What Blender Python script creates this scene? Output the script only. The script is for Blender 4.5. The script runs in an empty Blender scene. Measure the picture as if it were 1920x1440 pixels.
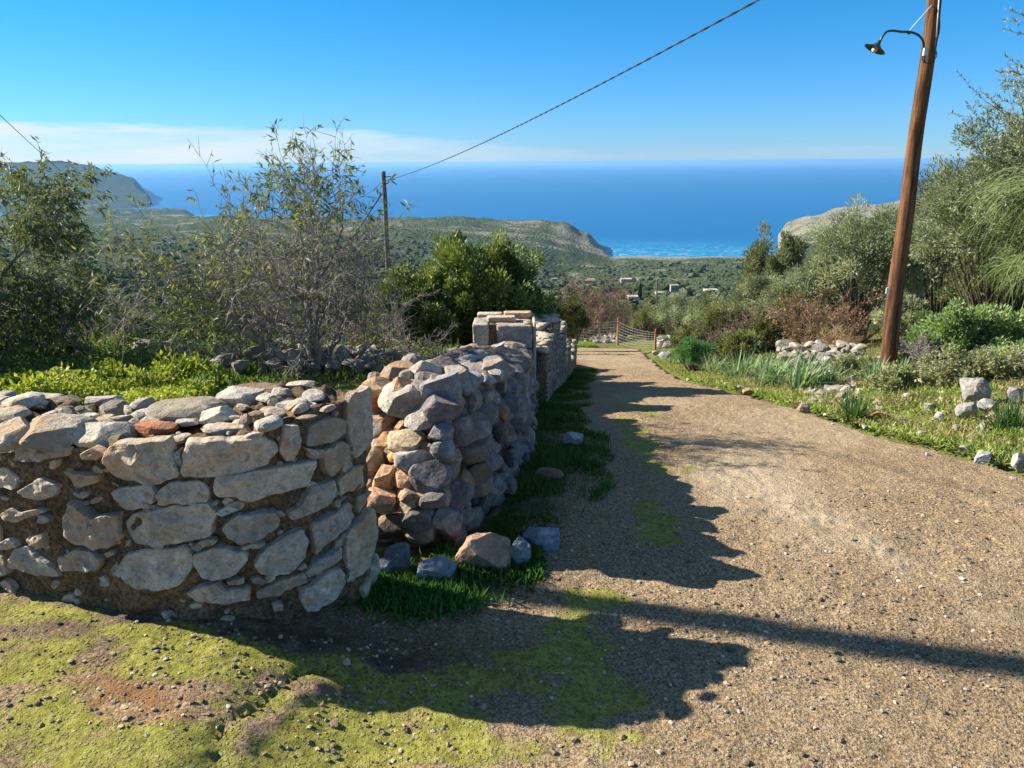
import bpy, bmesh, math, random
import numpy as np
from mathutils import Vector, Matrix
R = math.radians
sc = bpy.context.scene
C = sc.collection

# ------------------------------------------------------------------ camera
W0, H0, FPX = 1920.0, 1440.0, 1442.0
CAM_Z = 1.6
PITCH = R(16.12)
ROLL = R(0.43)
cam_d = bpy.data.cameras.new('camera'); cam = bpy.data.objects.new('camera', cam_d); C.objects.link(cam)
cam_d.sensor_width = 36.0; cam_d.lens = 36.0*FPX/W0
cam_d.clip_start = 0.05; cam_d.clip_end = 150000
cam.location = (0, 0, CAM_Z)
fwd = Vector((0, math.cos(PITCH), -math.sin(PITCH)))
rgt = Vector((1, 0, 0)); upv = rgt.cross(fwd)
cr, sr = math.cos(ROLL), math.sin(ROLL)
rgt2 = rgt*cr - upv*sr; upv2 = upv*cr + rgt*sr
cam.rotation_euler = Matrix((rgt2, upv2, -fwd)).transposed().to_euler()
sc.camera = cam

def ray(px, py):
    u = (px-W0/2)/FPX; v = (py-H0/2)/FPX
    return fwd + rgt2*u - upv2*v
def at(px, py, Y):
    d = ray(px, py); t = Y/d.y
    return Vector((d.x*t, Y, CAM_Z+d.z*t))
def xat(px, Y, py=650): return at(px, py, Y).x

# ------------------------------------------------------------------ light
SUNV = Vector((-1.60, 0.475, 1.0)).normalized()      # towards the sun
elev = math.asin(SUNV.z)
sun_d = bpy.data.lights.new('sun', 'SUN'); sun = bpy.data.objects.new('sun', sun_d); C.objects.link(sun)
sun_d.energy = 5.0; sun_d.angle = R(0.5); sun_d.color = (1.0, 0.92, 0.79)
sun.rotation_euler = (-SUNV).to_track_quat('-Z', 'Y').to_euler()
world = bpy.data.worlds.new('World'); sc.world = world; world.use_nodes = True
SKY_STRENGTH = 0.056
def build_world():
    nt = world.node_tree; nt.nodes.clear(); N = nt.nodes.new; L = nt.links.new
    out = N('ShaderNodeOutputWorld'); bg = N('ShaderNodeBackground'); bg.inputs[1].default_value = SKY_STRENGTH
    sky = N('ShaderNodeTexSky'); sky.sky_type = 'NISHITA'; sky.sun_disc = False
    sky.sun_elevation = elev; sky.sun_rotation = R(360) - math.atan2(-SUNV.x, SUNV.y)
    sky.altitude = 200; sky.air_density = 1.0; sky.dust_density = 0.0; sky.ozone_density = 4.0
    hs = N('ShaderNodeHueSaturation'); hs.inputs['Saturation'].default_value = 1.04; hs.inputs['Value'].default_value = 1.0
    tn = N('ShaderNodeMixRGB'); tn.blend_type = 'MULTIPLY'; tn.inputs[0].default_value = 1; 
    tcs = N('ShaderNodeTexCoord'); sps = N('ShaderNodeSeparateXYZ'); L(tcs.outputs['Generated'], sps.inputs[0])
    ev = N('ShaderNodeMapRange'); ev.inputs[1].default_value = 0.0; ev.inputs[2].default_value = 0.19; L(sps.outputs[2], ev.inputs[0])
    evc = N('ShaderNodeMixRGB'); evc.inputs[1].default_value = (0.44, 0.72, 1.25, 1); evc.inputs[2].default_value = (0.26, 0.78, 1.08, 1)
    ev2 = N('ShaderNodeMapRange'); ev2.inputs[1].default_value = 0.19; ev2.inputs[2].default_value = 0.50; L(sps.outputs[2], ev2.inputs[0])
    evd = N('ShaderNodeMixRGB'); evd.inputs[2].default_value = (1.55, 1.45, 1.30, 1); L(evc.outputs[0], evd.inputs[1])  # unseen upper sky brightened and neutralised to add fill on shaded faces
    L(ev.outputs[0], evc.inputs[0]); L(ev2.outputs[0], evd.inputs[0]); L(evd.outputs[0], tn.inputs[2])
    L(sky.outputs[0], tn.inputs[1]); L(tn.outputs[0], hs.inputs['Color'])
    # low cloud bank, laid out by direction on the sky
    tc = N('ShaderNodeTexCoord'); sep = N('ShaderNodeSeparateXYZ'); L(tc.outputs['Generated'], sep.inputs[0])
    az = N('ShaderNodeMath'); az.operation = 'ARCTAN2'; L(sep.outputs[0], az.inputs[0]); L(sep.outputs[1], az.inputs[1])
    comb = N('ShaderNodeCombineXYZ')
    mx = N('ShaderNodeMath'); mx.operation = 'MULTIPLY'; mx.inputs[1].default_value = 3.2; L(az.outputs[0], mx.inputs[0])
    mz = N('ShaderNodeMath'); mz.operation = 'MULTIPLY'; mz.inputs[1].default_value = 26; L(sep.outputs[2], mz.inputs[0])
    L(mx.outputs[0], comb.inputs[0]); L(mz.outputs[0], comb.inputs[1]); comb.inputs[2].default_value = 3.7
    no = N('ShaderNodeTexNoise'); no.inputs['Scale'].default_value = 2.2; no.inputs['Detail'].default_value = 9; no.inputs['Roughness'].default_value = 0.6
    L(comb.outputs[0], no.inputs['Vector'])
    # top of bank height falls from left to right
    hgt = N('ShaderNodeMapRange'); hgt.inputs[1].default_value = -0.30; hgt.inputs[2].default_value = 0.12
    hgt.inputs[3].default_value = 0.044; hgt.inputs[4].default_value = 0.014; L(az.outputs[0], hgt.inputs[0])
    w1 = N('ShaderNodeMath'); w1.operation = 'MULTIPLY_ADD'; w1.inputs[1].default_value = 0.030; w1.inputs[2].default_value = -0.015
    L(no.outputs[0], w1.inputs[0])
    sub = N('ShaderNodeMath'); sub.operation = 'ADD'; L(hgt.outputs[0], sub.inputs[0]); L(w1.outputs[0], sub.inputs[1])
    df = N('ShaderNodeMath'); df.operation = 'SUBTRACT'; L(sub.outputs[0], df.inputs[0]); L(sep.outputs[2], df.inputs[1])
    m1 = N('ShaderNodeMapRange'); m1.inputs[1].default_value = -0.001; m1.inputs[2].default_value = 0.006; L(df.outputs[0], m1.inputs[0])
    m2 = N('ShaderNodeMapRange'); m2.inputs[1].default_value = 0.12; m2.inputs[2].default_value = -0.42; m2.inputs[3].default_value = 0.10; m2.inputs[4].default_value = 0.85
    L(az.outputs[0], m2.inputs[0])
    m3 = N('ShaderNodeMapRange'); m3.inputs[1].default_value = 0.34; m3.inputs[2].default_value = 0.62; m3.inputs[3].default_value = 0.35; L(no.outputs[0], m3.inputs[0])
    p1 = N('ShaderNodeMath'); p1.operation = 'MULTIPLY'; L(m1.outputs[0], p1.inputs[0]); L(m2.outputs[0], p1.inputs[1])
    p2 = N('ShaderNodeMath'); p2.operation = 'MULTIPLY'; L(p1.outputs[0], p2.inputs[0]); L(m3.outputs[0], p2.inputs[1])
    mix = N('ShaderNodeMixRGB'); L(p2.outputs[0], mix.inputs[0]); L(hs.outputs[0], mix.inputs[1]); mix.inputs[2].default_value = (6.4, 6.6, 6.9, 1)
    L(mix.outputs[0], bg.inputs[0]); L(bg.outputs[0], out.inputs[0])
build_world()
sc.view_settings.view_transform = 'Standard'; sc.view_settings.look = 'None'
sc.view_settings.gamma = 1.0; sc.view_settings.exposure = 1.34
sc.render.engine = 'CYCLES'

# ------------------------------------------------------------------ helpers
def tag(o, label=None, cat=None, group=None, kind=None):
    if label: o['label'] = label
    if cat: o['category'] = cat
    if group: o['group'] = group
    if kind: o['kind'] = kind
    return o
def empty(name, loc=(0, 0, 0), label=None, cat=None, group=None):
    o = bpy.data.objects.new(name, None); o.empty_display_size = 0.2; C.objects.link(o); o.location = loc
    return tag(o, label, cat, group)
def mk(name, V, F, mat, parent=None, col=None, smooth=False, attrs=None, local=True):
    """one mesh object; V world coords (shifted into the parent's frame); F list of int arrays (m,k)"""
    V = np.asarray(V, dtype=np.float64)
    if parent is not None and local: V = V - np.array(parent.location)
    if isinstance(F, np.ndarray): F = [F]
    F = [np.asarray(f, dtype=np.int32) for f in F if len(f)]
    me = bpy.data.meshes.new(name)
    nl = sum(f.size for f in F); nf = sum(len(f) for f in F)
    me.vertices.add(len(V)); me.vertices.foreach_set('co', V.astype(np.float32).ravel())
    me.loops.add(nl); me.loops.foreach_set('vertex_index', np.concatenate([f.ravel() for f in F]))
    me.polygons.add(nf)
    tot = np.concatenate([np.full(len(f), f.shape[1], dtype=np.int32) for f in F])
    st = np.concatenate([[0], np.cumsum(tot)[:-1]]).astype(np.int32)
    me.polygons.foreach_set('loop_start', st); me.polygons.foreach_set('loop_total', tot)
    me.polygons.foreach_set('use_smooth', np.full(nf, smooth, dtype=bool))
    if col is not None:
        a = me.color_attributes.new('tint', 'FLOAT_COLOR', 'POINT')
        c = np.ones((len(V), 4), dtype=np.float32); c[:, :3] = col; a.data.foreach_set('color', c.ravel())
    if attrs:
        for k, v in attrs.items():
            a = me.attributes.new(k, 'FLOAT', 'POINT'); a.data.foreach_set('value', np.asarray(v, dtype=np.float32))
    me.materials.append(mat); me.update(calc_edges=True); me.validate()
    o = bpy.data.objects.new(name, me); C.objects.link(o)
    if parent is not None: o.parent = parent
    return o
class MB:
    def __init__(s): s.V = []; s.F = {}; s.C = []; s.n = 0
    def add(s, V, F, col=None):
        V = np.asarray(V, float)
        if isinstance(F, np.ndarray): F = [F]
        for f in F:
            f = np.asarray(f, dtype=np.int64)
            if len(f): s.F.setdefault(f.shape[1], []).append(f+s.n)
        s.V.append(V); s.n += len(V)
        c = np.ones((len(V), 3)) if col is None else np.broadcast_to(np.asarray(col, float), (len(V), 3))
        s.C.append(c)
    def build(s, name, mat, parent=None, smooth=False, attrs=None):
        return mk(name, np.concatenate(s.V), [np.concatenate(f) for f in s.F.values()], mat, parent, np.concatenate(s.C), smooth, attrs)

# vectorised value noise
def _h(ix, iy, iz):
    n = (ix*374761393 + iy*668265263 + iz*2147483647 + 1013904223) & 0xffffffff
    n = ((n ^ (n >> 13))*1274126177) & 0xffffffff
    n = ((n ^ (n >> 16))*2246822519) & 0xffffffff
    return ((n ^ (n >> 15)) & 0xffffff)/float(0xffffff)*2-1
def vnoise(x, y, z=0.0):
    x = np.asarray(x, float); y = np.asarray(y, float); z = np.asarray(z, float)+np.zeros_like(x)
    xi = np.floor(x).astype(np.int64); yi = np.floor(y).astype(np.int64); zi = np.floor(z).astype(np.int64)
    fx, fy, fz = x-xi, y-yi, z-zi
    fx, fy, fz = [f*f*f*(f*(f*6-15)+10) for f in (fx, fy, fz)]
    def l(a, b, t): return a+(b-a)*t
    r = []
    for dz in (0, 1):
        a = l(_h(xi, yi, zi+dz), _h(xi+1, yi, zi+dz), fx); b = l(_h(xi, yi+1, zi+dz), _h(xi+1, yi+1, zi+dz), fx)
        r.append(l(a, b, fy))
    return l(r[0], r[1], fz)
def fbm(x, y, z=0.0, oct=4, g=0.5):
    s = 0; a = 1
    for i in range(oct):
        s = s + a*vnoise(np.asarray(x)*2**i+17.3*i, np.asarray(y)*2**i+5.1*i, np.asarray(z)*2**i); a *= g
    return s
def sm(a, b, x):
    t = np.clip((np.asarray(x, float)-a)/(b-a), 0, 1); return t*t*(3-2*t)

# ------------------------------------------------------------------ materials
def mat_base(name):
    m = bpy.data.materials.new(name); m.use_nodes = True; nt = m.node_tree
    b = nt.nodes['Principled BSDF']; return m, nt, b
def nodes(nt): return nt.nodes.new, nt.links.new
def noise(nt, scale, detail=6, rough=0.6, vec=None, dist=0):
    n = nt.nodes.new('ShaderNodeTexNoise'); n.inputs['Scale'].default_value = scale; n.inputs['Detail'].default_value = detail
    n.inputs['Roughness'].default_value = rough; n.inputs['Distortion'].default_value = dist
    if vec is not None: nt.links.new(vec, n.inputs['Vector'])
    return n.outputs[0]
def ramp(nt, inp, stops):
    n = nt.nodes.new('ShaderNodeValToRGB'); e = n.color_ramp.elements
    e[0].position, e[0].color = stops[0][0], (*stops[0][1], 1); e[1].position, e[1].color = stops[-1][0], (*stops[-1][1], 1)
    for p, c in stops[1:-1]:
        x = e.new(p); x.color = (*c, 1)
    nt.links.new(inp, n.inputs[0]); return n.outputs[0]
def rng_(nt, inp, a, b, c=0.0, d=1.0, smooth=True):
    n = nt.nodes.new('ShaderNodeMapRange'); n.inputs[1].default_value = a; n.inputs[2].default_value = b; n.inputs[3].default_value = c; n.inputs[4].default_value = d
    if smooth: n.interpolation_type = 'SMOOTHSTEP'
    nt.links.new(inp, n.inputs[0]); return n.outputs[0]
def mixc(nt, f, a, b, mode='MIX'):
    n = nt.nodes.new('ShaderNodeMixRGB'); n.blend_type = mode
    for i, v in ((0, f), (1, a), (2, b)):
        if isinstance(v, (int, float)): n.inputs[i].default_value = v
        elif isinstance(v, tuple): n.inputs[i].default_value = (*v, 1)
        else: nt.links.new(v, n.inputs[i])
    return n.outputs[0]
def mth(nt, op, a, b=0.0):
    n = nt.nodes.new('ShaderNodeMath'); n.operation = op
    for i, v in ((0, a), (1, b)):
        if isinstance(v, (int, float)): n.inputs[i].default_value = v
        else: nt.links.new(v, n.inputs[i])
    return n.outputs[0]
def bump(nt, b, h, strength, dist, prev=None):
    n = nt.nodes.new('ShaderNodeBump'); n.inputs['Strength'].default_value = strength; n.inputs['Distance'].default_value = dist
    nt.links.new(h, n.inputs['Height'])
    if prev is not None: nt.links.new(prev, n.inputs['Normal'])
    nt.links.new(n.outputs[0], b.inputs['Normal']); return n.outputs[0]
def pos(nt): return nt.nodes.new('ShaderNodeNewGeometry').outputs['Position']
def attr(nt, name, out='Fac'):
    n = nt.nodes.new('ShaderNodeAttribute'); n.attribute_name = name; return n.outputs[out]

def m_stone(name, c1, c2, c3=None, lichen=0.4, sc_=1.0, ochre=0.25):
    m, nt, b = mat_base(name); P = pos(nt)
    t = attr(nt, 'tint', 'Color')
    n1 = noise(nt, 7*sc_, 8, 0.65, P); n2 = noise(nt, 38*sc_, 6, 0.7, P); n3 = noise(nt, 3.1*sc_, 4, 0.6, P, 0.6)
    c = mixc(nt, rng_(nt, n1, 0.35, 0.65), c1, c2)
    nv = noise(nt, 13*sc_, 8, 0.75, P, 1.2)
    c = mixc(nt, mth(nt, 'MULTIPLY', rng_(nt, mth(nt, 'ABSOLUTE', mth(nt, 'SUBTRACT', nv, 0.5)), 0.035, 0.0), 0.45), c, tuple(v*0.35 for v in c1))
    c = mixc(nt, mth(nt, 'MULTIPLY', rng_(nt, noise(nt, 4.3*sc_, 7, 0.7, P, 0.4), 0.48, 0.62), 0.5), c, tuple(v*0.55 for v in c2))
    c = mixc(nt, mth(nt, 'MULTIPLY', rng_(nt, noise(nt, 9*sc_, 8, 0.75, P), 0.54, 0.66), 0.55), c, tuple(min(1, v*1.45) for v in c1))
    c = mixc(nt, mth(nt, 'MULTIPLY', rng_(nt, n2, 0.50, 0.60), 0.65), c, tuple(v*0.42 for v in c1))
    if c3: c = mixc(nt, mth(nt, 'MULTIPLY', rng_(nt, n3, 0.52, 0.66), ochre), c, c3)
    v = nt.nodes.new('ShaderNodeTexVoronoi'); v.inputs['Scale'].default_value = 26*sc_; nt.links.new(P, v.inputs['Vector'])
    v.inputs['Randomness'].default_value = 1
    lm = mth(nt, 'MULTIPLY', rng_(nt, v.outputs['Distance'], 0.34, 0.22), rng_(nt, noise(nt, 5*sc_, 3, 0.5, P), 0.52, 0.60))
    c = mixc(nt, mth(nt, 'MULTIPLY', lm, lichen), c, (0.46, 0.46, 0.42))
    c = mixc(nt, 1.0, c, t, 'MULTIPLY')
    nt.links.new(c, b.inputs['Base Color']); b.inputs['Roughness'].default_value = 0.92; b.inputs['Specular IOR Level'].default_value = 0.2
    h = mth(nt, 'ADD', mth(nt, 'MULTIPLY', n1, 1.2), mth(nt, 'ADD', mth(nt, 'MULTIPLY', n2, 0.45), mth(nt, 'MULTIPLY', noise(nt, 150*sc_, 3, 0.6, P), 0.16)))
    bump(nt, b, h, 1.0, 0.022)
    return m
M_STONE = m_stone('limestone', (0.52, 0.465, 0.38), (0.40, 0.355, 0.29), (0.46, 0.29, 0.14), ochre=0.55)
M_RUBBLE = m_stone('rubble_limestone', (0.48, 0.44, 0.39), (0.31, 0.29, 0.265), (0.48, 0.26, 0.10), ochre=0.6, lichen=0.6)
M_BOULDER = m_stone('boulder_stone', (0.33, 0.33, 0.33), (0.21, 0.215, 0.22), (0.33, 0.2, 0.11), ochre=0.3, lichen=0.7)
M_FARSTONE = m_stone('pale_stone', (0.50, 0.46, 0.39), (0.36, 0.33, 0.28), (0.42, 0.30, 0.19), sc_=0.6)

def m_mortar():
    m, nt, b = mat_base('earth_mortar'); P = pos(nt)
    n1 = noise(nt, 6, 8, 0.65, P); n2 = noise(nt, 60, 6, 0.75, P)
    c = ramp(nt, n1, [(0.3, (0.16, 0.105, 0.055)), (0.5, (0.29, 0.195, 0.105)), (0.72, (0.42, 0.29, 0.16))])
    c = mixc(nt, rng_(nt, n2, 0.4, 0.62, 0.75, 0), c, (0.04, 0.030, 0.021))
    v = nt.nodes.new('ShaderNodeTexVoronoi'); v.inputs['Scale'].default_value = 70; nt.links.new(P, v.inputs['Vector'])
    c = mixc(nt, mth(nt, 'MULTIPLY', rng_(nt, v.outputs['Distance'], 0.28, 0.2), 0.4), c, (0.26, 0.22, 0.17))
    nt.links.new(c, b.inputs['Base Color']); b.inputs['Roughness'].default_value = 1; b.inputs['Specular IOR Level'].default_value = 0.1
    bump(nt, b, mth(nt, 'ADD', n2, mth(nt, 'MULTIPLY', n1, 1.5)), 1.0, 0.018); return m
M_MORTAR = m_mortar()

def m_road():
    m, nt, b = mat_base('worn_concrete'); P = pos(nt)
    moss = attr(nt, 'moss'); pale = attr(nt, 'pale'); rust = attr(nt, 'rust'); dark_tone = attr(nt, 'dark_tone')
    nbig = noise(nt, 1.6, 6, 0.6, P); nmid = noise(nt, 14, 6, 0.7, P); nfine = noise(nt, 95, 5, 0.75, P)
    c = ramp(nt, nbig, [(0.3, (0.33, 0.21, 0.10)), (0.5, (0.45, 0.305, 0.155)), (0.7, (0.55, 0.39, 0.225))])
    c = mixc(nt, mth(nt, 'MULTIPLY', rng_(nt, nfine, 0.40, 0.60), 0.8), mixc(nt, 0.72, c, (0.06, 0.042, 0.025)), mixc(nt, 0.48, c, (0.66, 0.50, 0.32)))
    def agg(scale, lo, hi):
        v = nt.nodes.new('ShaderNodeTexVoronoi'); v.inputs['Scale'].default_value = scale; nt.links.new(P, v.inputs['Vector'])
        f = mth(nt, 'MULTIPLY', rng_(nt, v.outputs['Distance'], hi, lo), rng_(nt, nmid, 0.42, 0.52))
        sepc = nt.nodes.new('ShaderNodeSeparateColor'); nt.links.new(v.outputs['Color'], sepc.inputs[0])
        g = ramp(nt, sepc.outputs[0], [(0.0, (0.09, 0.085, 0.08)), (0.4, (0.26, 0.23, 0.19)), (0.75, (0.45, 0.35, 0.24)), (1.0, (0.62, 0.56, 0.48))])
        return f, g
    f1, g1 = agg(64, 0.26, 0.40); f2, g2 = agg(150, 0.28, 0.42)
    c = mixc(nt, mth(nt, 'MULTIPLY', f2, 0.7), c, g2); c = mixc(nt, mth(nt, 'MULTIPLY', f1, 0.6), c, g1)
    c = mixc(nt, mth(nt, 'MULTIPLY', pale, rng_(nt, nmid, 0.3, 0.55, 0.2, 0.85)), c, (0.48, 0.39, 0.27))
    c = mixc(nt, mth(nt, 'MULTIPLY', rust, rng_(nt, nmid, 0.38, 0.58)), c, (0.30, 0.155, 0.065))
    c = mixc(nt, mth(nt, 'MULTIPLY', dark_tone, rng_(nt, nmid, 0.3, 0.6, 0.5, 1.0)), c, (0.075, 0.060, 0.046))
    # moss
    mf = mth(nt, 'ADD', moss, mth(nt, 'MULTIPLY', mth(nt, 'SUBTRACT', nmid, 0.5), 1.5)); mf = mth(nt, 'ADD', mf, mth(nt, 'MULTIPLY', mth(nt, 'SUBTRACT', nfine, 0.5), 0.9))
    mf = rng_(nt, mf, 0.45, 1.15, 0.0, 0.88)
    mc = ramp(nt, noise(nt, 30, 5, 0.7, P), [(0.3, (0.13, 0.12, 0.02)), (0.5, (0.28, 0.285, 0.045)), (0.75, (0.46, 0.42, 0.11))])
    mf = mth(nt, 'MULTIPLY', mf, mth(nt, 'SUBTRACT', 1.0, mth(nt, 'MULTIPLY', f1, 0.7)))
    c = mixc(nt, mf, c, mc)
    nt.links.new(c, b.inputs['Base Color']); b.inputs['Roughness'].default_value = 0.95; b.inputs['Specular IOR Level'].default_value = 0.12
    h = mth(nt, 'ADD', mth(nt, 'MULTIPLY', nfine, 0.5), mth(nt, 'MULTIPLY', nmid, 1.0))
    h = mth(nt, 'ADD', h, mth(nt, 'ADD', mth(nt, 'MULTIPLY', f1, 0.5), mth(nt, 'MULTIPLY', f2, 0.22)))
    bump(nt, b, h, 1.0, 0.021); return m
M_ROAD = m_road()

def m_ground():
    m, nt, b = mat_base('scrub_ground'); P = pos(nt)
    near = attr(nt, 'near'); rock = attr(nt, 'rock')
    n1 = noise(nt, 0.012, 8, 0.6, P); n2 = noise(nt, 0.09, 6, 0.65, P); n3 = noise(nt, 9, 7, 0.7, P)
    v = nt.nodes.new('ShaderNodeTexVoronoi'); v.inputs['Scale'].default_value = 0.16; nt.links.new(P, v.inputs['Vector'])
    v2 = nt.nodes.new('ShaderNodeTexVoronoi'); v2.inputs['Scale'].default_value = 0.31; nt.links.new(P, v2.inputs['Vector'])
    green = mixc(nt, n2, (0.030, 0.046, 0.020), (0.085, 0.108, 0.048))
    soil = mixc(nt, n2, (0.17, 0.155, 0.10), (0.25, 0.225, 0.16))
    cover = rng_(nt, mth(nt, 'ADD', mth(nt, 'ADD', n1, mth(nt, 'MULTIPLY', n2, 0.6)), mth(nt, 'MULTIPLY', rock, -0.55)), 0.62, 0.84)
    dots = mth(nt, 'MINIMUM', v.outputs['Distance'], mth(nt, 'ADD', v2.outputs['Distance'], 0.1))
    thr = mth(nt, 'ADD', 0.30, mth(nt, 'MULTIPLY', cover, 0.62))
    bush = rng_(nt, mth(nt, 'SUBTRACT', thr, dots), -0.08, 0.12)
    far = mixc(nt, bush, soil, green)
    far = mixc(nt, mth(nt, 'MULTIPLY', rock, rng_(nt, n2, 0.45, 0.6, 0.15, 0.8)), far, (0.36, 0.33, 0.27))
    nearc = ramp(nt, n3, [(0.3, (0.08, 0.06, 0.035)), (0.48, (0.12, 0.12, 0.04)), (0.62, (0.15, 0.19, 0.045)), (0.8, (0.30, 0.24, 0.14))])
    c = mixc(nt, near, far, nearc)
    nt.links.new(c, b.inputs['Base Color']); b.inputs['Roughness'].default_value = 1; b.inputs['Specular IOR Level'].default_value = 0.0
    hb = mth(nt, 'MULTIPLY', mth(nt, 'SUBTRACT', 1.0, dots), mth(nt, 'SUBTRACT', 1.0, near))
    bp = bump(nt, b, hb, 0.9, 4.0)
    bump(nt, b, mth(nt, 'MULTIPLY', n3, near), 0.8, 0.03, bp); return m
M_GROUND = m_ground()

def m_sea():
    m, nt, b = mat_base('sea_water'); P = pos(nt)
    mp = nt.nodes.new('ShaderNodeMapping'); mp.inputs['Scale'].default_value = (0.4, 1.0, 1.0); nt.links.new(P, mp.inputs[0])
    n1 = noise(nt, 0.0012, 5, 0.6, mp.outputs[0]); n2 = noise(nt, 0.03, 8, 0.7, mp.outputs[0]); n3 = noise(nt, 0.02, 6, 0.6, P, 1.5)
    shal = attr(nt, 'shallow'); foam = attr(nt, 'foam')
    c = mixc(nt, n1, (0.001, 0.080, 0.23), (0.002, 0.120, 0.28))
    c = mixc(nt, shal, c, (0.01, 0.30, 0.46))
    fm = mth(nt, 'MULTIPLY', foam, rng_(nt, mth(nt, 'ABSOLUTE', mth(nt, 'SUBTRACT', n3, 0.5)), 0.012, 0.001))
    c = mixc(nt, fm, c, (0.8, 0.85, 0.88))
    nt.links.new(c, b.inputs['Base Color']); b.inputs['Roughness'].default_value = 0.4; b.inputs['Specular IOR Level'].default_value = 0.10
    bump(nt, b, n2, 0.5, 3.0); return m
M_SEA = m_sea()

def m_leaf(name, tr=0.35, rough=0.55, spec=0.35):
    m, nt, b = mat_base(name); t = attr(nt, 'tint', 'Color')
    nt.links.new(t, b.inputs['Base Color']); b.inputs['Roughness'].default_value = rough; b.inputs['Specular IOR Level'].default_value = spec
    ts = nt.nodes.new('ShaderNodeBsdfTranslucent'); nt.links.new(mixc(nt, 1.0, t, (1.25, 1.2, 0.6), 'MULTIPLY'), ts.inputs[0])
    mx = nt.nodes.new('ShaderNodeMixShader'); mx.inputs[0].default_value = tr
    nt.links.new(b.outputs[0], mx.inputs[1]); nt.links.new(ts.outputs[0], mx.inputs[2])
    nt.links.new(mx.outputs[0], nt.nodes['Material Output'].inputs[0]); return m
M_LEAF = m_leaf('leaf'); M_GLOSS = m_leaf('glossy_leaf', 0.2, 0.48, 0.4); M_GRASS = m_leaf('grass_blade', 0.35, 0.6, 0.25)
M_DRY = m_leaf('dry_stem', 0.1, 0.9, 0.1)
def m_bark(name, c1, c2, sc_=30):
    m, nt, b = mat_base(name); P = pos(nt)
    mp = nt.nodes.new('ShaderNodeMapping'); mp.inputs['Scale'].default_value = (1, 1, 0.10); nt.links.new(P, mp.inputs[0])
    n = noise(nt, sc_, 7, 0.7, mp.outputs[0]); c = mixc(nt, rng_(nt, n, 0.35, 0.65), c1, c2)
    nt.links.new(c, b.inputs['Base Color']); b.inputs['Roughness'].default_value = 0.95; b.inputs['Specular IOR Level'].default_value = 0.15
    bump(nt, b, n, 0.7, 0.01); return m
M_BARK = m_bark('grey_bark', (0.14, 0.115, 0.095), (0.38, 0.33, 0.29))
M_BARKD = m_bark('dark_bark', (0.06, 0.045, 0.035), (0.14, 0.11, 0.085))
M_POLE = m_bark('tarred_pole', (0.050, 0.026, 0.014), (0.195, 0.095, 0.045), 26)
M_OLDPOLE = m_bark('weathered_pole', (0.10, 0.085, 0.07), (0.20, 0.17, 0.14), 22)
def m_plain(name, c, rough=0.5, metal=0.0, nz=0.15):
    m, nt, b = mat_base(name); P = pos(nt); n = noise(nt, 25, 5, 0.6, P)
    nt.links.new(mixc(nt, n, tuple(v*(1-nz*2) for v in c), tuple(min(1, v*(1+nz)) for v in c)), b.inputs['Base Color'])
    b.inputs['Roughness'].default_value = rough; b.inputs['Metallic'].default_value = metal; return m
M_GREENMETAL = m_plain('green_enamel', (0.035, 0.06, 0.05), 0.45)
M_WHITEMETAL = m_plain('white_paint', (0.55, 0.56, 0.56), 0.5)
M_BULB = m_plain('lamp_glass', (0.78, 0.72, 0.55), 0.25)
M_CABLE = m_plain('black_cable', (0.02, 0.02, 0.022), 0.9)
M_ORANGE = m_plain('ochre_paint', (0.36, 0.18, 0.04), 0.8, 0, 0.3)
M_RED = m_plain('red_paint', (0.34, 0.03, 0.03), 0.6)
M_WIRE = m_plain('rusty_wire', (0.30, 0.27, 0.24), 0.7, 0.3)
M_ZINC = m_plain('zinc_post', (0.36, 0.38, 0.39), 0.6, 0.4)
M_HOUSE = m_plain('house_stone', (0.30, 0.27, 0.22), 0.9)
M_PLASTER = m_plain('cream_plaster', (0.46, 0.41, 0.33), 0.9)
M_ROOF = m_plain('clay_roof', (0.40, 0.20, 0.12), 0.9)
M_SHADEWIN = m_plain('dark_glass', (0.03, 0.035, 0.04), 0.3)
M_LABEL = m_plain('white_tag', (0.7, 0.7, 0.68), 0.6)

# ------------------------------------------------------------------ terrain
def catm(xs, ys):
    xs = np.array(xs, float); ys = np.array(ys, float); X = np.linspace(xs[0], xs[-1], 4000); Y = np.interp(X, xs, ys)
    return X, Y
_rx = [-60, 0, 2.6, 3.3, 4.3, 6.2, 8, 10, 14, 24, 40, 60]
_rz = [2, 0, 0, -.025, -.12, -.42, -.80, -1.25, -2.08, -4.17, -7.4, -11.0]
_lx = [-60, 3, 4.5, 6, 9, 12, 24, 40, 60]
_lz = [2, .30, .22, .05, -.50, -1.1, -3.9, -7.4, -11.0]
def road_z(y):
    y = np.asarray(y, float); return (np.interp(y-.35, _rx, _rz)+np.interp(y, _rx, _rz)+np.interp(y+.35, _rx, _rz))/3
def field_z(y):
    y = np.asarray(y, float); return (np.interp(y-.5, _lx, _lz)+np.interp(y, _lx, _lz)+np.interp(y+.5, _lx, _lz))/3
# centre line of the wall row (right face of the walls) x as a function of y
_wy = [2.4, 2.7, 3.0, 3.4, 4.3, 6.2, 11.3, 13.0]
_wx = [-.60, -.50, -.18, -.03, .14, .23, .88, 1.12]
def wall_x(y): return np.interp(y, _wy, _wx)
# right edge of the road
_ey = [-6, 1, 2.5, 4.0, 4.9, 5.6, 7.2, 9.4, 12.5, 17, 24]
_ex = [5.5, 4.2, 3.3, 2.86, 2.62, 2.46, 2.40, 2.32, 2.60, 3.2, 4.1]
def edge_x(y): return np.interp(y, _ey, _ex)
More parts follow.
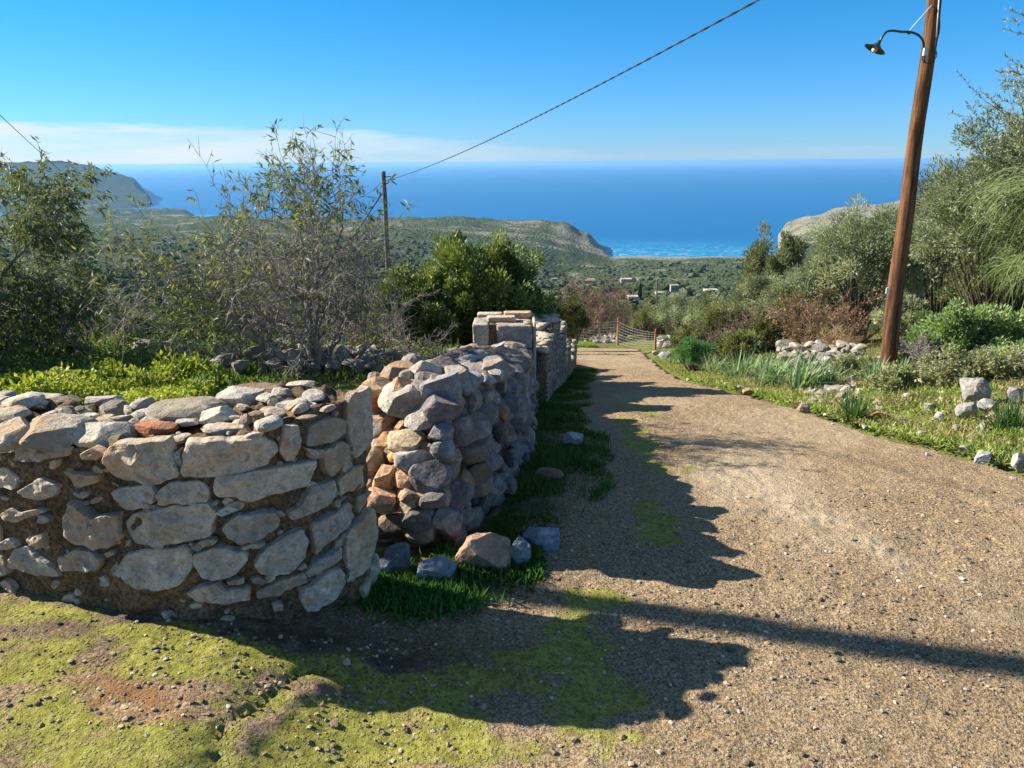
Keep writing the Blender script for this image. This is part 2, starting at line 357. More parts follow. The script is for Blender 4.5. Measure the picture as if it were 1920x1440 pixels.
# polar table of the far land: per picture column, distance -> row
SEA = -200.0
_D = [60, 100, 250, 520, 900, 1300, 1600, 1900, 2300, 2650, 2900, 3480, 3950, 4600, 5300, 7500]
S_ = 9999     # sea floor
_cols = {
 -900: [0, 640, 590, 540, 490, 460, 440, 425, 412, 403, 395, 385, 370, 300, 290, 280],
 -100: [0, 626, 572, 520, 482, 455, 440, 428, 417, 404, S_, S_, S_, 372, 300, 312],
 0: [0, 625, 570, 518, 480, 453, 438, 427, 416, 404, S_, S_, S_, 366, 302, 312],
 60: [0, 625, 569, 516, 479, 452, 438, 426, 415, 404, S_, 392, S_, 364, 303, 312],
 130: [0, 625, 567, 514, 478, 451, 436, 424, 414, 404, S_, 384, S_, 363, 301, 312],
 180: [0, 625, 565, 512, 476, 450, 435, 423, 413, 404, S_, 380, S_, 364, 307, 318],
 230: [0, 624, 563, 511, 475, 449, 434, 422, 412, 404, S_, 387, S_, 364, 322, 330],
 265: [0, 624, 562, 510, 474, 448, 434, 421, 411, 404, S_, 391, S_, 364, 332, 338],
 288: [0, 624, 562, 510, 474, 448, 434, 421, 410, 404, S_, 391, S_, 366, 362, S_],
 300: [0, 624, 561, 509, 473, 447, 433, 420, 409, 404, S_, 391, S_, S_, S_, S_],
 350: [0, 623, 560, 508, 472, 447, 432, 418, 407, 404, S_, 391, S_, S_, S_, S_],
 400: [0, 622, 560, 507, 471, 446, 431, 416, 405, S_, S_, S_, S_, S_, S_, S_],
 500: [0, 621, 559, 506, 470, 445, 430, 415, 407, S_, S_, S_, S_, S_, S_, S_],
 700: [0, 620, 560, 512, 474, 446, 427, 408, S_, S_, S_, S_, S_, S_, S_, S_],
 850: [0, 620, 565, 522, 486, 448, 424, 406, S_, S_, S_, S_, S_, S_, S_, S_],
 930: [0, 620, 568, 530, 495, 455, 428, 410, S_, S_, S_, S_, S_, S_, S_, S_],
 1010: [0, 620, 572, 540, 508, 465, 434, 411, S_, S_, S_, S_, S_, S_, S_, S_],
 1060: [0, 620, 574, 543, 520, 476, 446, 419, S_, S_, S_, S_, S_, S_, S_, S_],
 1100: [0, 620, 575, 545, 522, 486, 458, 438, S_, S_, S_, S_, S_, S_, S_, S_],
 1130: [0, 620, 575, 546, 521, 492, 470, 462, S_, S_, S_, S_, S_, S_, S_, S_],
 1150: [0, 620, 575, 547, 519, 492, 479, S_, S_, S_, S_, S_, S_, S_, S_, S_],
 1250: [0, 620, 575, 549, 512, 490, 480, S_, S_, S_, S_, S_, S_, S_, S_, S_],
 1380: [0, 620, 575, 549, 503, 487, 483, S_, S_, S_, S_, S_, S_, S_, S_, S_],
 1440: [0, 620, 570, 545, 500, 487, 484, S_, S_, S_, S_, S_, S_, S_, S_, S_],
 1475: [0, 615, 565, 540, 500, 484, 470, 448, 413, S_, S_, S_, S_, S_, S_, S_],
 1520: [0, 610, 560, 530, 495, 478, 455, 425, 402, S_, S_, S_, S_, S_, S_, S_],
 1580: [0, 605, 555, 520, 490, 465, 435, 405, 388, S_, S_, S_, S_, S_, S_, S_],
 1750: [0, 600, 545, 505, 470, 440, 410, 385, 372, S_, S_, S_, S_, S_, S_, S_],
 2050: [0, 590, 530, 480, 440, 410, 390, 375, 366, S_, S_, S_, S_, S_, S_, S_],
 2800: [0, 580, 500, 450, 410, 390, 380, 370, 364, S_, S_, S_, S_, S_, S_, S_]}
_azs = []; _tab = []
for px in sorted(_cols):
    rowz = []; d0 = ray(px, 450); _azs.append(math.atan2(d0.x, d0.y))
    for D, y in zip(_D, _cols[px]):
        if y == 0: rowz.append(-11.0)
        elif y == S_: rowz.append(SEA-45)
        else:
            d = ray(px, y); hl = math.hypot(d.x, d.y); rowz.append(CAM_Z + d.z/hl*D)
    _tab.append(rowz)
_azs = np.array(_azs); _tab = np.array(_tab); _lD = np.log(np.array(_D, float))
def far_z(x, y):
    r = np.maximum(np.hypot(x, y), 1e-3); az = np.arctan2(x, np.maximum(y, 1e-9)); az = np.where(y <= 0, np.sign(x)*1.7, az)
    ai = np.clip(np.interp(az, _azs, np.arange(len(_azs))), 0, len(_azs)-1.0001); a0 = ai.astype(int); fa = ai-a0; fa = fa*fa*(3-2*fa)*0.5+fa*0.5
    di = np.clip(np.interp(np.log(r), _lD, np.arange(len(_D))), 0, len(_D)-1.0001); d0 = di.astype(int); fd = di-d0
    z = (_tab[a0, d0]*(1-fa)+_tab[a0+1, d0]*fa)*(1-fd)+(_tab[a0, d0+1]*(1-fa)+_tab[a0+1, d0+1]*fa)*fd
    rel = sm(80, 800, r)
    z = z+sm(1200, 2000, r)*(np.abs(fbm(x/70., y/70., 6.1, 4))*-7+3)*np.clip((z-SEA-4)/30, 0, 1)
    z = z + rel*(fbm(x/160., y/160., 3.3, 4)*6*np.clip((z-SEA)/60, 0.08, 1)) + sm(60, 200, r)*fbm(x/30., y/30., 1.3, 3)*1.2*np.clip((z-SEA)/30, 0, 1)
    return z
def G(x, y):
    x = np.asarray(x, float); y = np.asarray(y, float)
    rz = road_z(y); lz = field_z(y)
    wx = wall_x(y)
    left = sm(0.05, 0.5, wx-x-.45*sm(3.6, 3.1, y))*sm(2.5, 3.0, y)*(1-sm(13, 16, y))
    left1 = sm(0.0, 0.5, y-(2.35+np.clip(-x-1.3, 0, 99)*0.42)-.05)*sm(-.6, -.9, x)     # behind the first wall
    left = np.maximum(left, left1*(1-sm(13, 16, y)))
    z = rz*(1-left)+lz*left
    mound = 0.13*sm(-.35, -1.0, x)*(1-sm(2.9, 3.4, y))*sm(0.2, 1.9, y)
    z = z+mound*(1-left)
    ex = edge_x(y)
    bank = sm(0.0, 1.6, x-ex)*0.20*sm(2, 4.5, y)+sm(1.2, 6, x-ex)*0.5*sm(2, 6, y)*(1-sm(20, 30, y))
    z = z+bank + sm(0.1, 0.8, x-ex)*0.03*fbm(x*2.2, y*2.2, 4.4, 3)
    r = np.hypot(x, y); f = sm(35, 70, r)
    return np.where(r > 34, z*(1-f)+far_z(x, y)*f, z)
def g1(x, y): return float(G(np.array([x]), np.array([y]))[0])
def gp(px, py, y0=1.2, y1=80):
    """point of the ground seen at a picture position"""
    d = ray(px, py); ys = np.concatenate([np.arange(y0, 12, .02), np.arange(12, y1, .1)]); t = ys/d.y
    dz = CAM_Z+d.z*t-G(d.x*t, ys); i = int(np.argmax(dz <= 0))
    return Vector((d.x*t[i], ys[i], float(G(np.array([d.x*t[i]]), np.array([ys[i]]))[0])))

def build_ground():
    az = np.concatenate([np.linspace(-math.pi, -0.95, 60, endpoint=False), np.linspace(-0.95, 0.95, 860), np.linspace(0.95, math.pi, 61)[1:]])[:-1]
    r = np.exp(np.linspace(math.log(0.25), math.log(7600), 620))
    A, Rr = np.meshgrid(az, r); X = np.sin(A)*Rr; Y = np.cos(A)*Rr
    Z = G(X, Y)
    onroad = sm(0.25, 0.02, X-edge_x(Y))*sm(-0.15, 0.12, X-wall_x(Y))*(Y < 26)+(Y < 2.9)*sm(0.25, 0.02, X-edge_x(Y))*(Y > -8)
    Z = Z-0.05*np.clip(onroad, 0, 1)
    n, m = A.shape
    idx = np.arange(n*m).reshape(n, m); idn = np.roll(idx, -1, axis=1)
    F = np.stack([idx[:-1], idn[:-1], idn[1:], idx[1:]], -1).reshape(-1, 4)[:, ::-1]
    V = np.stack([X, Y, Z], -1).reshape(-1, 3)
    # centre fan
    V = np.vstack([V, [[0, 0, g1(0, 0)-0.05]]]); c = len(V)-1
    T = np.stack([idx[0], idn[0], np.full(m, c)], -1)
    near = 1-sm(22, 60, Rr).ravel()
    azf = A.ravel(); rf = Rr.ravel()
    rock = np.clip(sm(0.30, 0.36, azf)*sm(1500, 2000, rf)*.3 + sm(1400, 1650, rf)*sm(0.08, 0.11, azf)*0.9*(azf < .3)
                   + sm(-20, 30, Z.ravel()-SEA-0)*0 + (1-sm(2, 14, np.abs(Z.ravel()-SEA)))*0.9, 0, 1)
    rock = np.clip(rock+0.10*sm(1200, 1800, rf)*sm(-.06, .0, azf)*(1-sm(.09, .12, azf)), 0, 1)
    rock = rock-1.6*sm(3600, 4000, rf)
    o = mk('ground', V, [F, T], M_GROUND, smooth=True, attrs={'near': np.append(near, 1), 'rock': np.append(rock, 0)})
    tag(o, kind='structure')
build_ground()

def build_sea():
    az = np.linspace(-math.pi, math.pi, 361)[:-1]; az = np.sort(np.concatenate([az, np.linspace(-0.8, 0.8, 500)]))
    r = np.concatenate([[900], np.exp(np.linspace(math.log(1000), math.log(90000), 240))])
    A, Rr = np.meshgrid(az, r); X = np.sin(A)*Rr; Y = np.cos(A)*Rr; n, m = A.shape
    idx = np.arange(n*m).reshape(n, m); idn = np.roll(idx, -1, axis=1)
    F = np.stack([idx[:-1], idn[:-1], idn[1:], idx[1:]], -1).reshape(-1, 4)[:, ::-1]
    shal = ((A < -.36)*sm(2700, 2900, Rr)*(1-sm(3250, 3600, Rr))*0.9+sm(2300, 1600, Rr)*sm(0.05, 0.12, A)*0.45).ravel()
    foam = (sm(2150, 1750, Rr)*sm(0.09, 0.13, A)*(1-sm(.36, .42, A))*0.5).ravel()
    V = np.stack([X, Y, np.full_like(X, SEA)], -1).reshape(-1, 3)
    tag(mk('sea', V, [F], M_SEA, smooth=True, attrs={'shallow': shal, 'foam': foam}), kind='structure')
build_sea()

# ------------------------------------------------------------------ road
def build_road():
    ys = np.concatenate([np.arange(-7, 1.0, .12), np.arange(1.0, 3.6, .012), np.arange(3.6, 6.5, .022), np.arange(6.5, 26.2, .07)])
    ys = np.sort(np.concatenate([ys[np.abs(ys-2.45) > .004], [2.4499, 2.4501]]))
    nx = 420; t = np.linspace(0, 1, nx)
    Yg = np.repeat(ys[:, None], nx, 1)
    # left border: far left in the yard, the wall foot further on
    lb = np.where(ys < 2.45, -4.6, wall_x(ys)-.2); 
    lb = np.where(ys > 12.4, wall_x(12.4)-(ys-12.4)*1.1, lb)
    rb = edge_x(ys)+.05*fbm(ys*2.5, ys*0+3, 1.0, 4)
    rb = np.where(ys > 23, np.minimum(rb, edge_x(23)-(ys-23)*1.2), rb)
    rb = np.maximum(rb, lb+.3)
    # left tongue: yard runs up to the first wall foot
    X = lb[:, None]+(rb-lb)[:, None]*t[None]
    Z = G(X, Yg)
    yardcut = (Yg > 2.75)
    e = np.minimum((X-lb[:, None]), (rb[:, None]-X)); edge = sm(0, .14, e)
    nz = fbm(X*3, Yg*3, 0.5, 3)*.010+fbm(X*14, Yg*14, 2.5, 4)*.006+fbm(X*45, Yg*45, 7.1, 2)*.0022
    # ridge of lumpy patching in the middle and at the crack bottom left
    rl = gp(1500, 960); r2 = gp(1900, 1190)
    dline = np.abs((r2.x-rl.x)*(rl.y-Yg)-(rl.x-X)*(r2.y-rl.y))/math.hypot(r2.x-rl.x, r2.y-rl.y)
    ridge = np.exp(-(dline/.09)**2)*sm(rl.y+.8, rl.y+.1, Yg)*(X > rl.x-.3)
    a = gp(455, 1400); b = gp(600, 1295)
    vx, vy = b.x-a.x, b.y-a.y; L2 = vx*vx+vy*vy; tt = np.clip(((X-a.x)*vx+(Yg-a.y)*vy)/L2, 0, 1.0)
    dl = np.hypot(X-a.x-tt*vx, Yg-a.y-tt*vy)
    hm = np.exp(-((dl)/.035)**2); hump = hm*.013*(1+.6*fbm(X*20, Yg*20, 1, 3))
    crack = np.exp(-(np.abs(dl-.075+.015*fbm(X*12, Yg*12, 5, 2))/.007)**2)*.02*((X-a.x)*vy-(Yg-a.y)*vx < 0)
    Z = Z+.012+nz+ridge*.011*np.clip(.3+fbm(X*7, Yg*7, 4.4, 3), 0, 1.2)*(1+fbm(X*18, Yg*18, 8, 3))+hump-crack-(1-edge)*.07
    # attributes
    def blob(px, py, rx, ry):
        p = gp(px, py); return np.exp(-(((X-p.x)/rx)**2+((Yg-p.y)/ry)**2))
    moss = 1.0*blob(150, 1340, .62, .22)+.9*blob(330, 1210, .4, .16)+.95*blob(760, 1400, .45, .16)+1.1*blob(1120, 1270, .16, .34)+.5*blob(900, 1230, .35, .2)+1.0*blob(1150, 1130, .16, .16)\
        + 1.9*blob(1225, 985, .11, .40)+1.7*blob(1195, 830, .11, .8)+.8*blob(1190, 760, .2, 1.0)+.8*blob(950, 1290, .55, .16)+.6*blob(300, 1420, 1.0, .12)+.7*blob(620, 1330, .2, .12)+.45*blob(40, 1150, .5, .25)+.55*blob(1290, 880, .08, .12)\
        + .5*blob(560, 1440, .5, .15) + .5*blob(-200, 1300, .5, .3)
    moss = moss+.80*fbm(X*5.5, Yg*10, 9.9, 5)*np.clip(moss*2, 0, 1)
    # sharp right border of the moss
    moss = moss*(1-.75*sm(0.40, 0.46, X-0.03*fbm(X*6, Yg*6, 3, 2))*(Yg < 3))
    moss = moss*(1-.55*np.clip(hm*1.2, 0, 1))*(1-.7*np.clip(blob(230, 1300, .22, .08)+blob(300, 1350, .2, .06), 0, 1))
    rust = .95*blob(230, 1300, .22, .10)+.8*blob(300, 1350, .18, .06)+.8*blob(560, 1370, .09, .05)+.35*blob(100, 1260, .4, .1)+.5*blob(820, 1240, .3, .07)
    pale = np.clip(ridge*.85*np.clip(.5+fbm(X*7, Yg*7, 4.4, 3), 0, 1)+blob(1400, 900, .35, .4)*.7+.35*sm(.1, .7, fbm(X*.9, Yg*.9, 6, 3))*(X > 1), 0, 1)
    dark_tone = np.clip(sm(.38, .0, X-wall_x(Yg))*(Yg > 2.7)*.8+blob(420, 1180, .9, .22)*.9+blob(900, 1080, .3, .2)*.7+.35*blob(700, 1260, .7, .2), 0, 1)  # darker brown along the wall foot and in soft patches near the walls
    n, m = X.shape; idx = np.arange(n*m).reshape(n, m)
    F = np.stack([idx[:-1, :-1], idx[:-1, 1:], idx[1:, 1:], idx[1:, :-1]], -1)
    bad = np.zeros(F.shape[:2], bool); bad[np.where(np.abs(np.diff(lb)) > 1)[0]] = True
    bk = 2.42+np.clip(-X-1.3, 0, 99)*.42+np.clip(X+.75, 0, 1)*3
    bad |= ((Yg > bk) & (X < -.45))[:-1, :-1]
    F = F[~bad]
    V = np.stack([X, Yg, Z], -1).reshape(-1, 3)
    tag(mk('road', V, [F], M_ROAD, smooth=True, attrs={'moss': np.clip(moss, 0, 1.3).ravel(), 'rust': np.clip(rust, 0, 1).ravel(), 'pale': pale.ravel(), 'dark_tone': dark_tone.ravel()}), kind='structure')
build_road()

# ------------------------------------------------------------------ rocks
def ico(sub):
    bm = bmesh.new(); bmesh.ops.create_icosphere(bm, subdivisions=sub, radius=1.0)
    V = np.array([v.co[:] for v in bm.verts]); F = np.array([[v.index for v in f.verts] for f in bm.faces]); bm.free(); return V, F
ICO = {k: ico(k) for k in (1, 2, 3, 4)}
def rock(seed, dims, sub=3, planes=13, lo=.50, hi=.86, rough=.03):
    rg = np.random.RandomState(seed); V, F = ICO[sub]; V = V.copy()
    ns = rg.normal(size=(planes, 3)); ns = np.vstack([ns, [[0, 0, 1], [0, 0, -1]]+rg.normal(size=(2, 3))*.18])
    ns /= np.linalg.norm(ns, axis=1)[:, None]
    for n in ns:
        d = rg.uniform(lo, hi); p = V@n-d; k = p > 0; V[k] -= p[k, None]*n
    V = V/np.abs(V).max(axis=0)
    if rough: V = V*(1+rough*fbm(V[:, 0]*3+seed, V[:, 1]*3, V[:, 2]*3, 3)[:, None]+rough*.4*fbm(V[:, 0]*11+seed, V[:, 1]*11, V[:, 2]*11, 2)[:, None])
    return V*np.array(dims)/2, F
def rotm(rx, ry, rz):
    return np.array((Matrix.Rotation(rz, 3, 'Z') @ Matrix.Rotation(ry, 3, 'Y') @ Matrix.Rotation(rx, 3, 'X')))

def rock_thing(name, px, py, w, h, dep, seed, label, tint, m=None, sink=.12, cat='rock', group=None, rz=None, base=True):
    """px,py: where the rock's foot meets the ground in the picture; w,h in pixels"""
    p = gp(px, py); k = p.y/.93/FPX
    rg = random.Random(seed); W = w*k; Hh = h*k
    V, F = rock(seed, (W, W*dep, Hh/(1-sink)), 4, 15)
    V = V@rotm(rg.uniform(-.15, .15), rg.uniform(-.15, .15), rz if rz is not None else rg.uniform(-.4, .4)).T
    V += np.array([p.x, p.y+W*dep*.35, p.z+Hh/2*(1-sink)])
    o = mk(name, V-np.array(p), [F], m or M_BOULDER, None, col=tint, smooth=False); o.location = p
    return tag(o, label, cat, group)
GREY = (1, 1, 1); BLUEG = (.82, .92, 1.08); OCH = (1.45, 1.0, .62); ORG = (1.5, .82, .45); DARK = (.6, .6, .62); PALE = (1.35, 1.32, 1.25); RUST = (1.2, .55, .32)
rock_thing('rock', 810, 1108, 100, 62, .7, 11, 'blue-grey boulder with dark pits nearest the wall corner', (1.0, 1.12, 1.25))
rock_thing('rock', 905, 1085, 112, 78, .7, 12, 'large orange and grey boulder lit by the sun, beside the rubble wall', (1.7, 1.05, .7))
rock_thing('rock', 974, 1072, 46, 62, .8, 13, 'narrow grey stone leaning against the right of the orange boulder', (.95, 1.0, 1.08))
rock_thing('rock', 1018, 1040, 76, 54, .8, 14, 'blocky blue-grey rock in shade on the grass edge, farthest right of the fallen boulders', (.95, 1.1, 1.3))
rock_thing('rock', 1078, 842, 44, 28, .8, 15, 'small pale grey stone on the shaded grass strip halfway along the wall', PALE)
rock_thing('rock', 1030, 912, 55, 30, .7, 16, 'low reddish-brown rock lying in shaded grass at the foot of the rubble wall', (1.1, .72, .55))
rock_thing('rock', 745, 1090, 60, 75, .7, 17, 'dark lichen-spotted rock in the gap just right of the wall corner', DARK)
rock_thing('rock', 722, 1100, 40, 48, .7, 18, 'small bluish stone tucked against the masonry wall corner', BLUEG)
rock_thing('rock', 1508, 778, 26, 24, .8, 21, 'squat brown stone at the road edge beside the spiky clump', (1.1, .85, .6))
rock_thing('rock', 1400, 742, 22, 12, .8, 22, 'small flat tan stone lying on the right road edge', OCH)
rock_thing('rock', 1655, 792, 36, 18, .7, 23, 'bright orange broken rock in the right verge', (2.0, .95, .35))
rock_thing('rock', 1728, 826, 24, 18, .8, 24, 'whitish round stone in the verge below the orange rock', (1.6, 1.55, 1.45))
rock_thing('rock', 1690, 800, 12, 18, .8, 25, 'small upright grey stone right of the orange rock', PALE)
rock_thing('rock', 1762, 792, 22, 18, .8, 26, 'pale chipped stone in the green weeds of the right bank', PALE)
rock_thing('rock', 1812, 852, 30, 18, .8, 27, 'grey split stone on the verge near the right frame edge', PALE)
rock_thing('rock', 1848, 870, 42, 18, .7, 28, 'broad pale stone at the very edge of the road', PALE)
rock_thing('rock', 1912, 885, 34, 34, .8, 29, 'cream boulder cut by the right frame edge at the roadside', (1.5, 1.4, 1.2))
rock_thing('rock', 1842, 818, 26, 24, .8, 30, 'grey angular stone below the dark spiky plant', PALE)
rock_thing('rock', 1830, 762, 60, 48, .8, 31, 'large rounded grey boulder under the green shrub', (1.1, 1.08, 1.0))
rock_thing('rock', 1815, 790, 40, 32, .8, 32, 'second rounded grey boulder just below the large one in the bank', (1.1, 1.05, .95))
rock_thing('rock', 1855, 775, 34, 22, .8, 33, 'flat pale stone right of the rounded boulders', PALE)
rock_thing('rock', 1905, 760, 34, 32, .8, 34, 'grey boulder under the shrub at the right frame edge', GREY)
rock_thing('rock', 1248, 676, 26, 15, .8, 35, 'rounded pale boulder at the road edge in front of the fence', PALE)
rock_thing('rock', 1230, 668, 18, 10, .8, 36, 'small pale stone at the foot of the nearer orange post', PALE)

# ------------------------------------------------------------------ masonry wall at the corner
for i, (px, py, w, h, lab) in enumerate([(1700, 752, 20, 14, 'small half-buried stone among the dead twigs'), (1745, 775, 26, 16, 'low grey stone left of the rounded boulders'), (1885, 838, 22, 14, 'small pale stone just above the cream boulder'),
    (1560, 800, 10, 7, 'pebble-sized white stone at the road edge below the stone spill'), (1622, 806, 14, 9, 'little pale stone right of the dark strap-leaf clump'), (1780, 838, 16, 10, 'small light stone at the road edge below the weeds'),
    (1740, 858, 12, 7, 'tiny pale stone lying on the road by the verge'), (1900, 905, 16, 8, 'small flat stone on the road below the cream boulder'), (1530, 745, 26, 16, 'grey stone at the lower left of the stone spill'), (1800, 810, 22, 13, 'mossy grey stone below the rounded boulders')]):
    rock_thing('rock', px, py, w, h, .8, 140+i, lab, PALE)
# ------------------------------------------------------------------ masonry wall helpers
def smooth_path(pts, n=40):
    pts = np.array(pts, float); P = np.vstack([2*pts[0]-pts[1], pts, 2*pts[-1]-pts[-2]]); out = []
    for i in range(1, len(P)-2):
        p0, p1, p2, p3 = P[i-1:i+3]
        for t in np.linspace(0, 1, n, endpoint=False):
            out.append(.5*((2*p1)+(-p0+p2)*t+(2*p0-5*p1+4*p2-p3)*t*t+(-p0+3*p1-3*p2+p3)*t**3))
    out.append(pts[-1]); return np.array(out)
class WallFace:
    """vertical face following a plan path; (s,z) coordinates"""
    def __init__(s, pts, n=40):
        s.P = smooth_path(pts, n); d = np.diff(s.P, axis=0); L = np.hypot(d[:, 0], d[:, 1]); s.S = np.concatenate([[0], np.cumsum(L)])
    def xy(s, q):
        return np.interp(q, s.S, s.P[:, 0]), np.interp(q, s.S, s.P[:, 1])
    def nrm(s, q):
        e = .03; x0, y0 = s.xy(np.asarray(q)-e); x1, y1 = s.xy(np.asarray(q)+e); tx, ty = x1-x0, y1-y0; l = np.hypot(tx, ty)+1e-9
        return ty/l, -tx/l          # outward = right of travel direction
    def hit(s, px, py):
        d = ray(px, py); A = s.P[:-1]; B = s.P[1:]
        ex, ey = B[:, 0]-A[:, 0], B[:, 1]-A[:, 1]; den = d.x*ey-d.y*ex
        t = (A[:, 0]*ey-A[:, 1]*ex)/den; u = (A[:, 0]*d.y-A[:, 1]*d.x)/den
        ok = (u >= -1e-6) & (u <= 1+1e-6) & (t > 0)
        if not ok.any(): return None
        i = np.where(ok)[0]; i = i[np.argmin(t[i])]
        return s.S[i]+u[i]*(s.S[i+1]-s.S[i]), CAM_Z+d.z*t[i]
def face_stone(mb, wf, poly, seed, depth=.035, tint=(1, 1, 1), npt=60):
    """a stone bedded in the face: outline polygon in (s,z)"""
    rg = np.random.RandomState(seed)
    P = np.array(poly, float); c = P.mean(0); a = np.arctan2(P[:, 1]-c[1], P[:, 0]-c[0]); o = np.argsort(a); 
    if len(P) < 7: pass
    P = c+(P-c)*1.045
    # resample closed outline
    Q = np.vstack([P, P[:1]]); L = np.concatenate([[0], np.cumsum(np.hypot(*np.diff(Q, axis=0).T))]); t = np.linspace(0, L[-1], npt, endpoint=False)
    X = np.interp(t, L, Q[:, 0]); Z = np.interp(t, L, Q[:, 1])
    # relax corners slightly
    for _ in range(1):
        X = (np.roll(X, 1)+np.roll(X, -1)+4*X)/6; Z = (np.roll(Z, 1)+np.roll(Z, -1)+4*Z)/6
    size = math.sqrt(max(1e-6, abs(np.sum(X*np.roll(Z, -1)-np.roll(X, -1)*Z))/2))
    th = np.linspace(0, 2*np.pi, npt, endpoint=False)
    wob = 1+.07*fbm(np.cos(th)*3+seed, np.sin(th)*3, 0.3, 5)
    X = c[0]+(X-c[0])*wob; Z = c[1]+(Z-c[1])*wob
    rings = [(1.03, -.4), (1.005, .1), (.985, .62), (.945, .92), (.86, 1.0), (.76, 1.02), (.64, 1.03), (.50, 1.02), (.36, 1.0), (.2, 1.0)]
    dpt = depth*(.6+.4*min(1, size/.12))*rg.uniform(.8, 1.25)
    sx, sz = rg.uniform(-.12, .12), rg.uniform(-.18, .10)
    pk = [(c[0]+rg.uniform(-.5, .5)*size, c[1]+rg.uniform(-.4, .4)*size, rg.normal()*.42, rg.normal()*.42, rg.uniform(.95, 1.35)) for _ in range(6)]
    allS, allZ, allD = [], [], []
    for k, (f, h) in enumerate(rings):
        s_ = c[0]+(X-c[0])*f; z_ = c[1]+(Z-c[1])*f
        dd = h*dpt + (sx*(s_-c[0])+sz*(z_-c[1]))*h*.6
        if k >= 2:
            pl_ = np.min([q[4]*dpt+q[2]*(s_-q[0])+q[3]*(z_-q[1]) for q in pk], axis=0); dd = np.minimum(dd, np.maximum(pl_, dpt*.72))
        if k >= 1:
            fac = fbm(s_*14+seed*3.1, z_*14, seed*.7, 5)*.008-np.abs(fbm(s_*9+seed, z_*9, 1.1*seed, 4))*.010+np.abs(vnoise(s_*24+seed, z_*24, 2.0))*.006
            dd = dd+fac*h
        allS.append(s_); allZ.append(z_); allD.append(dd)
    allS.append([c[0]]); allZ.append([c[1]]); allD.append([dpt+fbm(np.array([c[0]*14+seed*3.1]), np.array([c[1]*14]), seed*.7, 4)[0]*.01])
    S = np.concatenate(allS); Zz = np.concatenate(allZ); D = np.concatenate(allD)
    x, y = wf.xy(S); nx, ny = wf.nrm(S)
    V = np.stack([x+nx*D, y+ny*D, Zz], -1)
    F = []; K = len(rings); ii = np.arange(npt); jj = (ii+1) % npt
    for k in range(K-1): F.append(np.stack([k*npt+ii, k*npt+jj, (k+1)*npt+jj, (k+1)*npt+ii], -1))
    T = np.stack([(K-1)*npt+ii, (K-1)*npt+jj, np.full(npt, K*npt)], -1)
    mb.add(V, [np.concatenate(F), T], tint)
Z4 = lambda L: [(x/3., 640+y/3.) for x, y in L]
Z5 = lambda L: [(560+x/3.4286, 580+y/3.4286) for x, y in L]
Z8 = lambda L: [(560+x/3.4286, 840+y/3.4286) for x, y in L]
